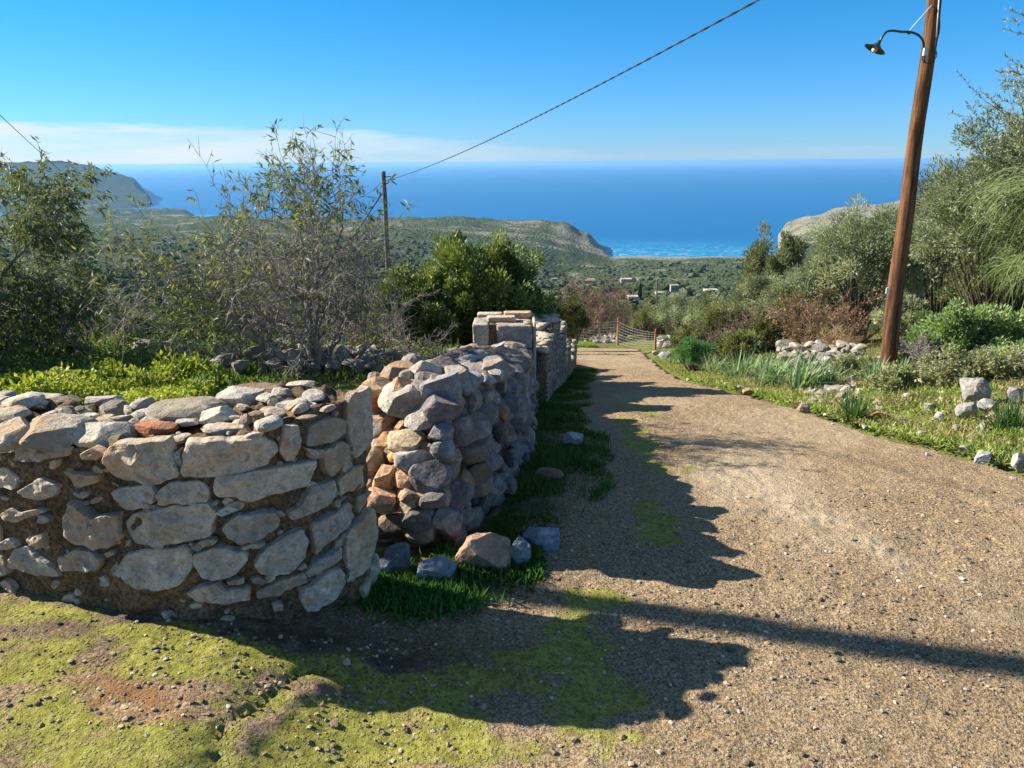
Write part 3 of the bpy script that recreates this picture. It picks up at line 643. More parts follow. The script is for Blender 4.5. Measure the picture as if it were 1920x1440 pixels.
TR = [Z4(l) for l in [
 [(620,600),(700,560),(940,545),(965,600),(1010,740),(900,790),(760,770),(650,720),(615,650)],
 [(1045,600),(1080,560),(1250,545),(1500,525),(1535,590),(1500,680),(1350,720),(1150,745),(1050,735)],
 [(1590,480),(1670,470),(1680,540),(1650,650),(1600,665),(1565,600)],
 [(1700,570),(1750,470),(1850,420),(1930,440),(1925,510),(1840,560),(1740,580)],
 [(1215,790),(1240,740),(1420,720),(1560,700),(1750,665),(1765,720),(1720,800),(1600,830),(1480,860),(1400,900),(1330,860),(1230,860)],
 [(655,840),(700,810),(860,800),(890,850),(870,900),(770,940),(700,910)],
 [(895,850),(960,790),(1130,770),(1190,840),(1170,890),(1040,905),(910,895)],
 [(730,1000),(800,950),(1000,920),(1170,905),(1200,950),(1190,1080),(1050,1110),(900,1140),(790,1120),(740,1060)],
 [(1260,1040),(1330,970),(1530,945),(1570,990),(1560,1040),(1450,1110),(1350,1130),(1290,1090)],
 [(380,990),(430,890),(480,930),(540,980),(640,960),(690,950),(710,1080),(640,1150),(540,1155),(440,1120),(390,1070)],
 [(700,1200),(800,1165),(1050,1145),(1090,1180),(1080,1270),(1020,1350),(900,1385),(780,1370),(710,1300)],
 [(1105,1190),(1200,1150),(1380,1170),(1390,1210),(1330,1290),(1230,1325),(1150,1300),(1110,1250)],
 [(1440,1240),(1490,1150),(1600,1090),(1690,1050),(1715,1120),(1700,1220),(1620,1290),(1510,1310),(1450,1280)],
 [(355,1210),(440,1160),(520,1170),(590,1210),(580,1260),(500,1278),(390,1260)],
 [(60,1220),(110,1150),(170,1145),(240,1200),(330,1260),(350,1310),(220,1300),(80,1260)],
 [(0,700),(60,705),(125,760),(110,820),(50,810),(0,790)],
 [(385,720),(460,740),(570,740),(580,780),(470,810),(420,780)],
 [(135,830),(250,760),(350,800),(340,850),(260,880),(160,865)],
 [(40,960),(90,920),(140,950),(240,930),(270,950),(170,980),(120,1005),(60,980)],
 [(190,1090),(270,1065),(285,1130),(240,1150),(205,1130)],
 [(5,1130),(80,1090),(130,1140),(60,1160),(10,1160)],
 [(110,660),(130,540),(250,560),(400,600),(390,640),(280,650),(200,670)],
 [(0,520),(110,500),(125,560),(105,610),(20,620),(0,600)],
 [(1070,1400),(1120,1370),(1220,1340),(1280,1380),(1400,1370),(1400,1440),(1250,1450),(1120,1440)],
 [(1450,1400),(1560,1340),(1700,1290),(1710,1340),(1600,1390),(1560,1420),(1450,1440)],
 [(620,1240),(670,1230),(700,1300),(680,1325),(640,1290)],
 [(570,1320),(600,1310),(635,1360),(610,1370)],
 [(1090,1140),(1160,1100),(1215,1105),(1130,1160)],
 [(1355,1145),(1420,1120),(1490,1125),(1450,1150),(1370,1158)],
 [(1215,950),(1290,915),(1345,935),(1260,965)],
 [(1280,1335),(1375,1325),(1370,1355),(1290,1358)],
 [(1410,1325),(1450,1315),(1500,1335),(1480,1358),(1425,1350)],
 [(1700,590),(1750,600),(1795,625),(1740,632)],
 [(990,620),(1020,600),(1040,700),(1010,680)],
 [(1660,900),(1720,850),(1850,780),(1865,830),(1830,900),(1740,950),(1670,980)],
 [(610,1180),(640,1165),(670,1185),(630,1200)], [(590,720),(615,700),(620,730)], [(725,1110),(755,1100),(755,1135),(730,1135)],
 [(480,620),(540,590),(610,620),(560,660),(490,650)], [(1660,1270),(1700,1235),(1715,1250),(1690,1275)],
 [(1530,1480),(1560,1460),(1585,1465),(1585,1500),(1540,1505)]]]
TR += [Z5(l) for l in [
 [(150,920),(240,840),(300,860),(305,960),(250,1010),(180,1060),(150,1000)],
 [(0,1240),(60,1130),(210,1095),(205,1190),(120,1260),(20,1310),(-60,1340),(-80,1290)],
 [(240,1100),(330,1010),(380,1000),(380,1080),(320,1150),(250,1185)],
 [(303,600),(330,545),(420,500),(440,520),(440,840),(345,950),(312,880)],
 [(365,1130),(400,1090),(408,1130),(370,1155)], [(355,1200),(400,1180),(410,1220),(360,1300)]]]
TR += [Z8(l) for l in [
 [(80,480),(150,440),(230,400),(310,330),(330,430),(280,510),(150,600),(100,670),(85,570)],
 [(285,560),(400,430),(462,380),(470,600),(430,740),(300,850),(285,720)],
 [(40,790),(110,700),(240,630),(245,690),(180,750),(60,825)],
 [(0,890),(80,870),(170,780),(240,765),(275,850),(240,920),(170,980),(80,1030),(20,1010)],
 [(430,760),(470,670),(475,830),(440,880)], [(370,900),(430,820),(430,930),(380,955)]]]
W1 = [(-6.2, 4.45), (-4.2, 3.5), (-2.8, 2.85), (-1.95, 2.50), (-1.30, 2.30), (-.95, 2.26), (-.72, 2.36), (-.59, 2.50), (-.535, 2.61), (-.50, 2.70)]
wf = WallFace(W1)
s_corner = float(wf.S[np.argmin(np.hypot(wf.P[:, 0]+.545, wf.P[:, 1]-2.6))])
def top1(s):   # top of the masonry
    x, y = wf.xy(s); return np.interp(x, [-6, -2.2, -1.6, -1.2, -.85, -.7, -.5], [.72, .73, .72, .73, .765, .80, .82])+.008*fbm(np.asarray(s)*6, np.asarray(s)*0, 1.0, 3)
def masonry_body(name, wf, topf, thick, s0, s1, parent, ds=.014, nz=64, zb=-.12, amp=.014, hk=0.0):
    """mortar faces, top and back of a wall as one closed skin"""
    S = np.arange(s0, s1+ds*.5, ds); x, y = wf.xy(S); nx, ny = wf.nrm(S); tz = topf(S); bz = G(x+nx*.05, y+ny*.05)+zb
    rows = []
    for t in np.linspace(0, 1, nz):
        z = bz+(tz-bz)*t; d = amp*fbm(S*16, z*16, 3.3, 4)+amp*.8*fbm(S*5, z*5, 8.3, 3)-.01*(t > .985)
        rows.append(np.stack([x+nx*d, y+ny*d, z], -1))
    for t in np.linspace(.06, 1, 20):
        dd = thick*t; xx, yy = x-nx*dd, y-ny*dd
        z = tz+.018*fbm(xx*13, yy*13, 2.0, 4)+.012*fbm(xx*40, yy*40, 2.0, 2)
        rows.append(np.stack([xx, yy, z], -1))
    xx, yy = x-nx*thick, y-ny*thick; rows.append(np.stack([xx, yy, G(xx, yy)-.3], -1))
    V = np.array(rows); n, m = V.shape[:2]; idx = np.arange(n*m).reshape(n, m)
    F = np.stack([idx[:-1, :-1], idx[:-1, 1:], idx[1:, 1:], idx[1:, :-1]], -1).reshape(-1, 4)
    caps = []
    V = V.reshape(-1, 3)
    for col in (0, m-1): caps.append(np.array([idx[:, col]]) if col == 0 else np.array([idx[::-1, col]]))
    return mk(name, V, [F]+caps, M_MORTAR, parent, smooth=True)

wall1 = empty('stone_wall', (-1.3, 2.3, .1), 'mortared stone wall curving to a rounded corner in the left foreground', 'wall')
masonry_body('mortar', wf, top1, .36, 0, s_corner+.012, wall1)
mb = MB(); rg = random.Random(5)
for i, poly in enumerate(TR):
    q = [wf.hit(*p) for p in poly]
    if any(a is None for a in q): 
        q = [a for a in q if a is not None]
        if len(q) < 4: continue
    q = [(s, z) for s, z in q]
    k = rg.uniform(.85, 1.22); w = rg.uniform(-.03, .12)
    face_stone(mb, wf, q, 100+i, .034, (k*(1+w), k, k*(1-w)))
# stones outside the traced part: far left and the end face
rgn = np.random.RandomState(3)
sL = wf.hit(0, 900)[0]
def rand_face(mb, wf, s0, s1, zlo, zhi, seed, hmin=.05, hmax=.13, tint=1.0, gap=.018, depth=.03, wide=1.7):
    rg = np.random.RandomState(seed)
    s_mid = (s0+s1)/2; zz = 0
    rows = []; z = 0.0
    while z < 1.0:
        h = rg.uniform(hmin, hmax); rows.append((z, h)); z += h
    for (z, h) in rows:
        s = s0+rg.uniform(0, .08)
        while s < s1-.02:
            w = h*rg.uniform(.7, wide*1.5)
            if s+w > s1: w = s1-s
            zb = float(zlo(s+w/2))+z-.02; zt = zb+h
            if zt-.3*h > float(zhi(s+w/2)): s += w; continue
            zt = min(zt, float(zhi(s+w/2))+.005)
            if w > .03 and zt-zb > .02:
                n = 9; th = np.linspace(0, 2*np.pi, n, endpoint=False)+rg.uniform(0, .6)
                cx, cz = s+w/2, (zb+zt)/2; a = (w-gap)/2; b = (zt-zb-gap)/2
                e = 0.62; cs, sn = np.cos(th), np.sin(th)
                X = cx+a*np.sign(cs)*np.abs(cs)**e*rg.uniform(.85, 1.05, n); Z = cz+b*np.sign(sn)*np.abs(sn)**e*rg.uniform(.82, 1.06, n)
                k = rg.uniform(.75, 1.15)*tint; ww = rg.uniform(-.06, .06)
                face_stone(mb, wf, list(zip(X, Z)), rg.randint(9999), depth, (k*(1+ww), k, k*(1-ww)), npt=22)
            s += w
def zlo1(s): x, y = wf.xy(s); nx, ny = wf.nrm(s); return G(x+nx*.05, y+ny*.05)
rand_face(mb, wf, .3, sL-.02, zlo1, top1, 9, .08, .16)
rgj = np.random.RandomState(31)
for i in range(420):
    s_ = rgj.uniform(.3, s_corner); z0_, z1_ = float(zlo1(s_)), float(top1(s_)); z_ = rgj.uniform(z0_, z1_); a_ = rgj.uniform(.006, .020); n_ = 7; th_ = np.linspace(0, 6.28, n_, endpoint=False)
    an = rgj.uniform(-.7, .7); X_ = np.cos(th_)*a_*rgj.uniform(1, 2.2)*rgj.uniform(.8, 1.2, n_); Z_ = np.sin(th_)*a_*rgj.uniform(.6, 1.1)
    X_, Z_ = X_*math.cos(an)-Z_*math.sin(an), X_*math.sin(an)+Z_*math.cos(an); k = rgj.uniform(.7, 1.2)
    face_stone(mb, wf, list(zip(s_+X_, z_+Z_)), 5000+i, .020, (k*1.05, k, k*.92), npt=12)
mb.build('face_stones', M_STONE, wall1, smooth=False)
# the dark rust-brown patch with pale flecks on the stone
# (a stain built into its own thin crust)
# coping stones
def pt_on_top(px, py, z):
    d = ray(px, py); t = (z-CAM_Z)/d.z; return np.array([d.x*t, d.y*t, z])
COP = [ # px, py centre, w, h, tint, rz, tilt
 (355,764,150,52,(.75,.70,.64),.1,.05),(414,776,72,44,(1.25,1.25,1.2),.3,-.35),(455,742,96,40,(1.1,1.1,1.1),0,.08),(108,806,140,62,(.85,.8,.74),.15,.18),
 (200,812,108,44,(1.1,1.08,1.02),.4,.25),(292,800,84,22,(1.1,.55,.36),.1,0),(268,758,44,28,(1.0,1.0,1.0),.5,.1),(214,768,52,28,(.72,.7,.66),.3,.2),
 (196,750,66,20,(1.15,1.15,1.15),.1,0),(88,746,66,20,(1.1,1.08,1.02),0,.1),(28,776,60,30,(1.05,1.0,.95),.2,.1),(26,808,70,56,(1.1,1.05,1.0),0,.1),
 (505,792,52,28,(1.05,1.05,1.05),.2,.1),(432,802,100,20,(1.1,1.1,1.12),.05,.02),(524,742,42,26,(1.2,1.2,1.2),.6,.2),(568,721,60,14,(1.15,1.12,1.08),0,0),
 (588,738,42,24,(1.2,1.2,1.2),.5,.2),(512,772,50,18,(1.25,1.25,1.25),.3,.2),(556,760,78,18,(1.1,1.12,1.15),.1,0),(612,748,30,16,(1.1,1.1,1.1),.4,.1),
 (622,736,34,20,(1.2,1.2,1.2),.7,.2),(650,732,62,26,(1.05,1.05,1.05),0,0),(606,768,46,16,(1.3,1.1,.85),.2,0),(290,788,54,22,(1.1,1.12,1.15),.1,.05),
 (350,792,44,16,(1.15,1.15,1.2),.1,0),(10,742,34,22,(1.0,1.0,1.05),.2,0),(8,760,40,18,(.9,.9,.9),.2,0),(268,776,44,20,(1.0,1.0,1.0),.2,.1),
 (155,772,34,14,(1.1,1.1,1.1),.2,0),(170,780,36,14,(1.15,1.12,1.1),.4,0),(200,790,44,22,(1.1,.95,.75),.2,.1),(240,770,14,24,(1.2,1.2,1.2),1.2,.1),
 (70,760,44,14,(1.2,1.15,1.1),.2,0),(640,755,40,14,(1.1,1.1,1.1),.2,0),(485,726,100,12,(.5,.42,.36),.1,0),(60,755,60,20,(.5,.42,.34),.1,0),(120,750,60,20,(.5,.42,.34),.3,0),
 (222,826,36,20,(.55,.45,.35),.4,.2),(320,780,24,12,(1.1,1.1,1.1),.3,0),(392,806,30,12,(.6,.5,.4),.3,0),(530,758,26,12,(1.15,1.15,1.15),.9,0),
 (575,780,40,12,(.8,.68,.52),.1,0),(660,722,40,12,(1.1,1.1,1.1),0,0)]
for i, (px, py, w, h, t, rz, tilt) in enumerate(COP):
    if px > 598: continue
    zt = float(top1(wf.hit(min(max(px, 2), 684), 840)[0]))
    p = pt_on_top(px, py+h*.25, zt+.008); k = p[1]/.96/FPX
    W = w*k; rngc = np.random.RandomState(i+50)
    hz = max(.016, min(.075, h*k*.95))*(.45 if px > 570 else 1); dp = max(W*.55, min(.2, h*k*2.2))
    V, F = rock(i*7+300, (W*1.04, dp, hz), 4 if w > 60 else 3, 12, .6, .9, .02)
    V = V@rotm(tilt, tilt*.3, rz*(.6)).T
    o = mk('coping_stone', V+p+np.array([0, 0, hz*.22]), [F], M_STONE, wall1, col=t)
rgc = np.random.RandomState(77)
mbc = MB()
for i in range(230):
    s = rgc.uniform(.2, s_corner-.10); x, y = wf.xy(s); nx, ny = wf.nrm(s); d = rgc.uniform(.02, .33); w = rgc.uniform(.012, .055)
    V, F = rock(i+900, (w*rgc.uniform(1, 2), w*rgc.uniform(.8, 1.4), w*rgc.uniform(.4, .8)), 2, 9, .6, .9, .02)
    k = rgc.uniform(.6, 1.3); V = V@rotm(rgc.uniform(-.3, .3), rgc.uniform(-.3, .3), rgc.uniform(0, 3)).T
    mbc.add(V+np.array([x-nx*d, y-ny*d, float(top1(s))+w*.15+.01]), F, (k*1.02, k, k*.95))
# more flat stones on the part of the wall beyond the picture
for i in range(40):
    s = rgc.uniform(.2, sL-.05); x, y = wf.xy(s); nx, ny = wf.nrm(s); d = rgc.uniform(.05, .3); w = rgc.uniform(.08, .2)
    V, F = rock(i+1900, (w*1.4, w, w*.35), 3, 11, .6, .9, .02); k = rgc.uniform(.8, 1.2)
    mbc.add(V@rotm(rgc.uniform(-.1, .1), 0, rgc.uniform(0, 3)).T+np.array([x-nx*d, y-ny*d, float(top1(s))+.03]), F, (k, k, k*.96))
mbc.build('stone_chips', M_STONE, wall1)

# ------------------------------------------------------------------ dry rubble wall
rub = empty('rubble_wall', (-.25, 3.6, -.05), 'dry rubble wall of loose grey and orange stones between the curved wall and the square pier', 'wall')
def rub_top(y): return np.interp(y, [2.9, 3.1, 3.5, 4.2, 5.0, 6.2], [.60, .68, .62, .45, .30, .04])
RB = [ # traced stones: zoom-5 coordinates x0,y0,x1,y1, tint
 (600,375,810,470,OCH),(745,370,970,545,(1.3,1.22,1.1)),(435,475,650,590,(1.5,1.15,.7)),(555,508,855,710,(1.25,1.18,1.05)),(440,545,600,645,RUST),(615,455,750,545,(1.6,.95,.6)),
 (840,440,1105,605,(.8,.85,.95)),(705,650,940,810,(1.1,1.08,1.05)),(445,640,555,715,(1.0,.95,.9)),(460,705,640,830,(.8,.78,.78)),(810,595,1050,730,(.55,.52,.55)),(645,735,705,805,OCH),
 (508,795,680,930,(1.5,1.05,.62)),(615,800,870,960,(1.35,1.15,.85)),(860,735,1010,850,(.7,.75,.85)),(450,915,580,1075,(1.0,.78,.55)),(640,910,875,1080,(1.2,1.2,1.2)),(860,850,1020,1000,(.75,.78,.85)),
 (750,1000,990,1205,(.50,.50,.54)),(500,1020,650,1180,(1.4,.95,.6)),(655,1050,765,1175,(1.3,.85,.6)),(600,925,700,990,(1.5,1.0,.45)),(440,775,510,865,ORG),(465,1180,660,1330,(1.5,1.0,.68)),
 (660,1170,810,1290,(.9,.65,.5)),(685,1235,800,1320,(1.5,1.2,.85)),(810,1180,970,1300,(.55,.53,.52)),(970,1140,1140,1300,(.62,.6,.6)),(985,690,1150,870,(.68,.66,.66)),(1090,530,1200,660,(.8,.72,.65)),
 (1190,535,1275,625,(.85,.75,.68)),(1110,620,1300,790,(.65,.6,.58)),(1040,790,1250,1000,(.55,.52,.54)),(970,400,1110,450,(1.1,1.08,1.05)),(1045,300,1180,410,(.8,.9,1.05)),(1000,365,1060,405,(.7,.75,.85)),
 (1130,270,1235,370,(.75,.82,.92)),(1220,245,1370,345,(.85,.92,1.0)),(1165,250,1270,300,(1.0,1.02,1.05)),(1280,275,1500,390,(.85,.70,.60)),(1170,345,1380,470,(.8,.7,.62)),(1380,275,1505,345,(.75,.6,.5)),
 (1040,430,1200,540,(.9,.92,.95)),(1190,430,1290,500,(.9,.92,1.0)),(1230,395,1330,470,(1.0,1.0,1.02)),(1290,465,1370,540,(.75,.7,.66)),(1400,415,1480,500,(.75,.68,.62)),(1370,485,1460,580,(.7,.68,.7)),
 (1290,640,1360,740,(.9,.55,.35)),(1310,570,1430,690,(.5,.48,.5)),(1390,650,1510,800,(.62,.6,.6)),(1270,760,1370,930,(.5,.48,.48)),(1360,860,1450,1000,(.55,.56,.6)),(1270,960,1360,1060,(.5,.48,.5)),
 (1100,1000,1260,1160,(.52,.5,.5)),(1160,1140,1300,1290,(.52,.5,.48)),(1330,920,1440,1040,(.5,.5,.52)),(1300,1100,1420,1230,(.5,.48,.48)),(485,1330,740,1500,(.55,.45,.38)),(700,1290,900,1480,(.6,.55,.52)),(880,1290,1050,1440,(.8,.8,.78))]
def rub_face_x(y, z):
    g = float(road_z(y)); h = z-g
    return float(wall_x(y))-.02-(.10+.02*float(sm(4.2, 3.0, y)))*np.clip(h, 0, 1)
def rub_hit(px, py):
    d = ray(px, py); best = None
    for y in np.arange(2.72, 6.3, .01):
        t = y/d.y; x = d.x*t; z = CAM_Z+d.z*t
        if x <= rub_face_x(y, z)+.001*0: 
            zt = float(rub_top(y))
            if z > zt: continue
            return np.array([x, y, z])
    return None
nst = 0
placed = []
for i, (x0, y0, x1, y1, t) in enumerate(RB):
    (ax, ay), (bx, by) = Z5([(x0, y0), (x1, y1)]); cx, cy = (ax+bx)/2, (ay+by)/2
    # entry point: first depth where the sight line is inside the heap
    d = ray(cx, cy); hit = None
    for y in np.arange(2.86, 6.6, .01):
        tt = y/d.y; x = d.x*tt; z = CAM_Z+d.z*tt
        yy = min(y, 6.2)
        if z < float(rub_top(yy))+.02 and x < rub_face_x(yy, z)+.02 and y > 2.86+(.35+.6*float(sm(.2, .5, z)))*(-.17-x) and z > float(road_z(y))-.1:
            hit = np.array([x, y, z]); break
    if hit is None:
        tt = 3.0/d.y; hit = np.array([d.x*tt, 3.0, CAM_Z+d.z*tt])
    if hit[1] > 6.15: hit = np.array(at(cx, cy, 5.9))
    k = hit[1]/.96/FPX; w, h = (bx-ax)*k, (by-ay)*k
    w = min(w, .36); dp = max(.09, min(.30, (w+h)/2*1.15))
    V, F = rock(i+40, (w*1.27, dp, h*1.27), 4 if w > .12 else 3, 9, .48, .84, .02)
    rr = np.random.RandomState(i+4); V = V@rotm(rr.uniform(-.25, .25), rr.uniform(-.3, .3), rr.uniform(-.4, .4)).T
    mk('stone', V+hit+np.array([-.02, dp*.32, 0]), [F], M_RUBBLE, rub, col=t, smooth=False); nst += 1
    placed.append(hit)
# packing behind and between, and the face further on
rr = np.random.RandomState(8); mbr = MB(); cnt = 0
for y in np.arange(2.96, 6.25, .085):
    g = float(road_z(y)); zt = float(rub_top(y))
    zz = g-.02
    while zz < zt-.03:
        for dx in np.arange(0.0, .48, .105):
            h = rr.uniform(.07, .17); w = rr.uniform(.08, .24)
            p = np.array([rub_face_x(y, zz)-.10-dx+rr.uniform(-.03, .03), y+rr.uniform(-.03, .03), zz+h*.4])
            if p[1] < 2.97+(.35+.6*float(sm(.2, .5, zz)))*(-.17-p[0]): continue
            V, F = rock(2000+cnt % 60, (w, w*rr.uniform(.8, 1.3), h*1.15), 3 if dx < .12 or zz > zt-.15 else 2, 9, .5, .85, .02)
            V = V@rotm(rr.uniform(-.4, .4), rr.uniform(-.4, .4), rr.uniform(0, 6)).T
            warm = max(0, 1-(y-3.0)/.45); k = rr.uniform(.4, .8)+.3*warm
            c = (k*(1+.35*warm*rr.rand()+.08), k, k*(1-.35*warm*rr.rand()))
            mbr.add(V+p, F, c); cnt += 1
        zz += .095
o = mbr.build('packing_stones', M_RUBBLE, rub); o['kind'] = 'stuff'

# ------------------------------------------------------------------ pier and stepped wall
pier = empty('stone_pier', (-.08, 6.5, -.5), 'square pier of tooled grey blocks at the end of the rubble wall', 'pier')
def boxr(c, d, seed, sub=10, amp=.006, rnd=.012):
    """rough block: box with rounded, chipped edges"""
    bm = bmesh.new(); bmesh.ops.create_cube(bm, size=1.0); bmesh.ops.subdivide_edges(bm, edges=bm.edges[:], cuts=sub, use_grid_fill=True)
    V = np.array([v.co[:] for v in bm.verts]); F = np.array([[v.index for v in f.verts] for f in bm.faces]); bm.free()
    d = np.array(d); P = V*d; q = np.clip(P, -(d/2-rnd), d/2-rnd); e = P-q; l = np.linalg.norm(e, axis=1); k = l > 1e-9
    e[k] = e[k]/l[k, None]*rnd*np.minimum(1, l[k, None]/rnd); P = q+e
    n = P/(np.abs(P).max()+1e-9)
    P = P*(1+0)+n*(amp*fbm(P[:, 0]*18+seed, P[:, 1]*18, P[:, 2]*18, 3))[:, None]
    return P+np.array(c), F
pl = at(886, 640, 6.30).x; pr = at(1003, 640, 6.30).x; ptop = at(945, 604, 6.3).z; pg = float(road_z(6.4))
pw = pr-pl; pdp = .42; cxp = (pl+pr)/2; cyp = 6.30+pdp/2
V, F = boxr((cxp, cyp, (ptop-.03+pg-.2)/2), (pw-.03, pdp-.03, ptop-.03-pg+.2), 1, 14, .012); mk('mortar_core', V, [F], M_MORTAR, pier, smooth=True)
def blk(x0, x1, z0, z1, y0, y1, seed, t=(1, 1, 1)):
    V, F = boxr(((x0+x1)/2, (y0+y1)/2, (z0+z1)/2), (x1-x0, y1-y0, z1-z0), seed, 12, .007); mk('block', V, [F], M_STONE, pier, col=t, smooth=True)
def pxz(px, py): p = at(px, py, 6.3); return p.x, p.z
xa, za = pxz(886, 608); xb, _ = pxz(916, 608); _, zb_ = pxz(886, 647)
xc, zc = pxz(931, 610); xd, zd = pxz(998, 652); xe = pr
blk(xa, xb, zb_, za, 6.285, 6.62, 2, (.92, .92, .94)); blk(xc, xd, zd, zc, 6.28, 6.58, 3, (.88, .88, .90))
blk(xd+.005, xe+.012, pg-.1, ptop-.01, 6.31, 6.72, 4, (1.05, 1.03, .98))
blk(xa, xa+.22, zb_-.13, zb_-.015, 6.285, 6.6, 5, (.9, .9, .9)); blk(xa+.235, xd, zd-.12, zd-.015, 6.285, 6.6, 6, (.85, .85, .86))
blk(xa, xa+.14, zb_-.30, zb_-.145, 6.285, 6.6, 7, (.9, .88, .86)); blk(xa+.16, xd, zd-.32, zd-.14, 6.285, 6.6, 8, (.9, .88, .86))
blk(xa+.03, xa+.24, ptop-.035, ptop+.012, 6.60, 6.71, 9, (1.2, 1.15, 1.1)); blk(xa+.12, xa+.36, ptop-.03, ptop+.018, 6.42, 6.53, 10, (1.2, 1.18, 1.15)); blk(xa+.26, xd, ptop-.03, ptop+.02, 6.60, 6.71, 11, (1.3, 1.0, .75))
# stepped wall
W2 = [(float(wall_x(y)), y) for y in (6.6, 7.4, 8.2, 9.0, 9.8, 10.6, 11.4, 12.2, 13.0)]
w2 = empty('stepped_stone_wall', (.5, 9.2, -1.1), 'tall narrow masonry wall stepping down the slope beyond the pier, beside the road', 'wall')
wf2 = WallFace([(x+.02, y) for x, y in W2], 12)
STEPS = [(6.55, 7.35, -.02), (7.35, 8.45, .03), (8.45, 9.70, -.37), (9.70, 11.0, -.90), (11.0, 12.6, -1.30)]
for (ya, yb, zt) in STEPS:
    sa = float(np.interp(ya, wf2.P[:, 1], wf2.S)); sb = float(np.interp(yb, wf2.P[:, 1], wf2.S))
    tf = lambda s, zt=zt: np.full(np.shape(s), zt)+.015*fbm(np.asarray(s)*9, np.asarray(s)*0, zt, 3)
    masonry_body('mortar', wf2, tf, .42, sa, sb, w2, ds=.03, nz=30)
    mbs = MB()
    lo = lambda s: G(np.asarray(wf2.xy(s)[0])+.05, np.asarray(wf2.xy(s)[1]))
    rand_face(mbs, wf2, sa, sb, lo, tf, int(ya*10), .035, .075, .78, .008, .024, 2.2)
    rr = np.random.RandomState(int(yb*7))
    for i in range(int((yb-ya)*70)):
        s = rr.uniform(sa, sb-.04); x, y = wf2.xy(s); nx, ny = wf2.nrm(s); d = rr.uniform(.02, .38); w = rr.uniform(.07, .16)
        V, F = rock(i+3000, (w*1.2, w, w*.4), 2, 11, .6, .9, .03); k = rr.uniform(.85, 1.25)
        mbs.add(V@rotm(rr.uniform(-.15, .15), rr.uniform(-.15, .15), rr.uniform(0, 3)).T+np.array([x-nx*d, y-ny*d, zt+w*.1]), F, (k*1.03, k, k*.95))
    mbs.build('face_stones', M_STONE, w2, smooth=True)

# ------------------------------------------------------------------ other rubble
def rubble(name, label, spots, seed, sizes, cat, tint=1.0, m=None, child_max=90):
    c = np.array([s[0] for s in spots]); root = empty(name, tuple(c.mean(0)), label, cat); rr = np.random.RandomState(seed)
    for i, (p, w) in enumerate(spots):
        V, F = rock(seed*31+i, (w*rr.uniform(.9, 1.4), w*rr.uniform(.8, 1.1), w*rr.uniform(.55, .9)), 3, 13, .55, .88, .03)
        V = V@rotm(rr.uniform(-.3, .3), rr.uniform(-.3, .3), rr.uniform(0, 6)).T; k = rr.uniform(.55, .95)*tint; wv = rr.uniform(-.02, .08)
        mk('stone', V+np.array(p), [F], m or M_FARSTONE, root, col=(k*(1+wv), k, k*(1-wv)))
def scatter_px(x0, y0, x1, y1, n, seed, wpx, lift=0):
    rr = np.random.RandomState(seed); out = []
    for i in range(n):
        px, py = rr.uniform(x0, x1), rr.uniform(y0, y1); p = gp(px, py); w = rr.uniform(*wpx)*p.y/FPX
        out.append(((p.x, p.y, p.z+w*.25+lift), w))
    return out
def heap_px(x0, y0, x1, y1, Y, n, seed, wpx):
    """stones stacked as a low wall facing us at depth Y"""
    rr = np.random.RandomState(seed); out = []
    for i in range(n):
        px, py = rr.uniform(x0, x1), rr.uniform(y0, y1); f = (y1-py)/(y1-y0); p = at(px, py, Y+f*.5+rr.uniform(-.05, .05)); w = rr.uniform(*wpx)*p.y/FPX
        out.append((tuple(p), w))
    return out
rubble('rubble_bank', 'low bank of pale stones behind the spiky clumps, left of the lamp pole', heap_px(1462, 645, 1618, 690, 8.6, 75, 3, (16, 32)), 4, None, 'stone heap')
rubble('rubble_heap', 'spill of pale stones reaching down to the road in front of the lamp pole', [s for s in scatter_px(1500, 700, 1605, 762, 55, 6, (14, 30))], 7, None, 'stone heap')
rubble('rubble_mound', 'heap of cream boulders right of the nearer orange post', heap_px(1240, 634, 1314, 660, gp(1228, 658).y+.6, 34, 8, (14, 28)), 9, None, 'stone heap', 1.25)
rubble('rubble_row', 'line of whitish stones on the grass at the far end of the road', scatter_px(1085, 632, 1165, 645, 40, 12, (9, 18)), 13, None, 'stone heap', 1.2)
rubble('field_wall', 'tumbled grey field wall behind the bare tree', scatter_px(410, 668, 760, 712, 95, 15, (22, 46), .05), 16, None, 'stone heap', .8)
rubble('field_stones', 'small heap of grey stones in the green plants behind the curved wall', scatter_px(270, 662, 380, 672, 12, 18, (24, 40), .05)+scatter_px(280, 700, 340, 725, 6, 19, (22, 40)), 20, None, 'stone heap', .85)

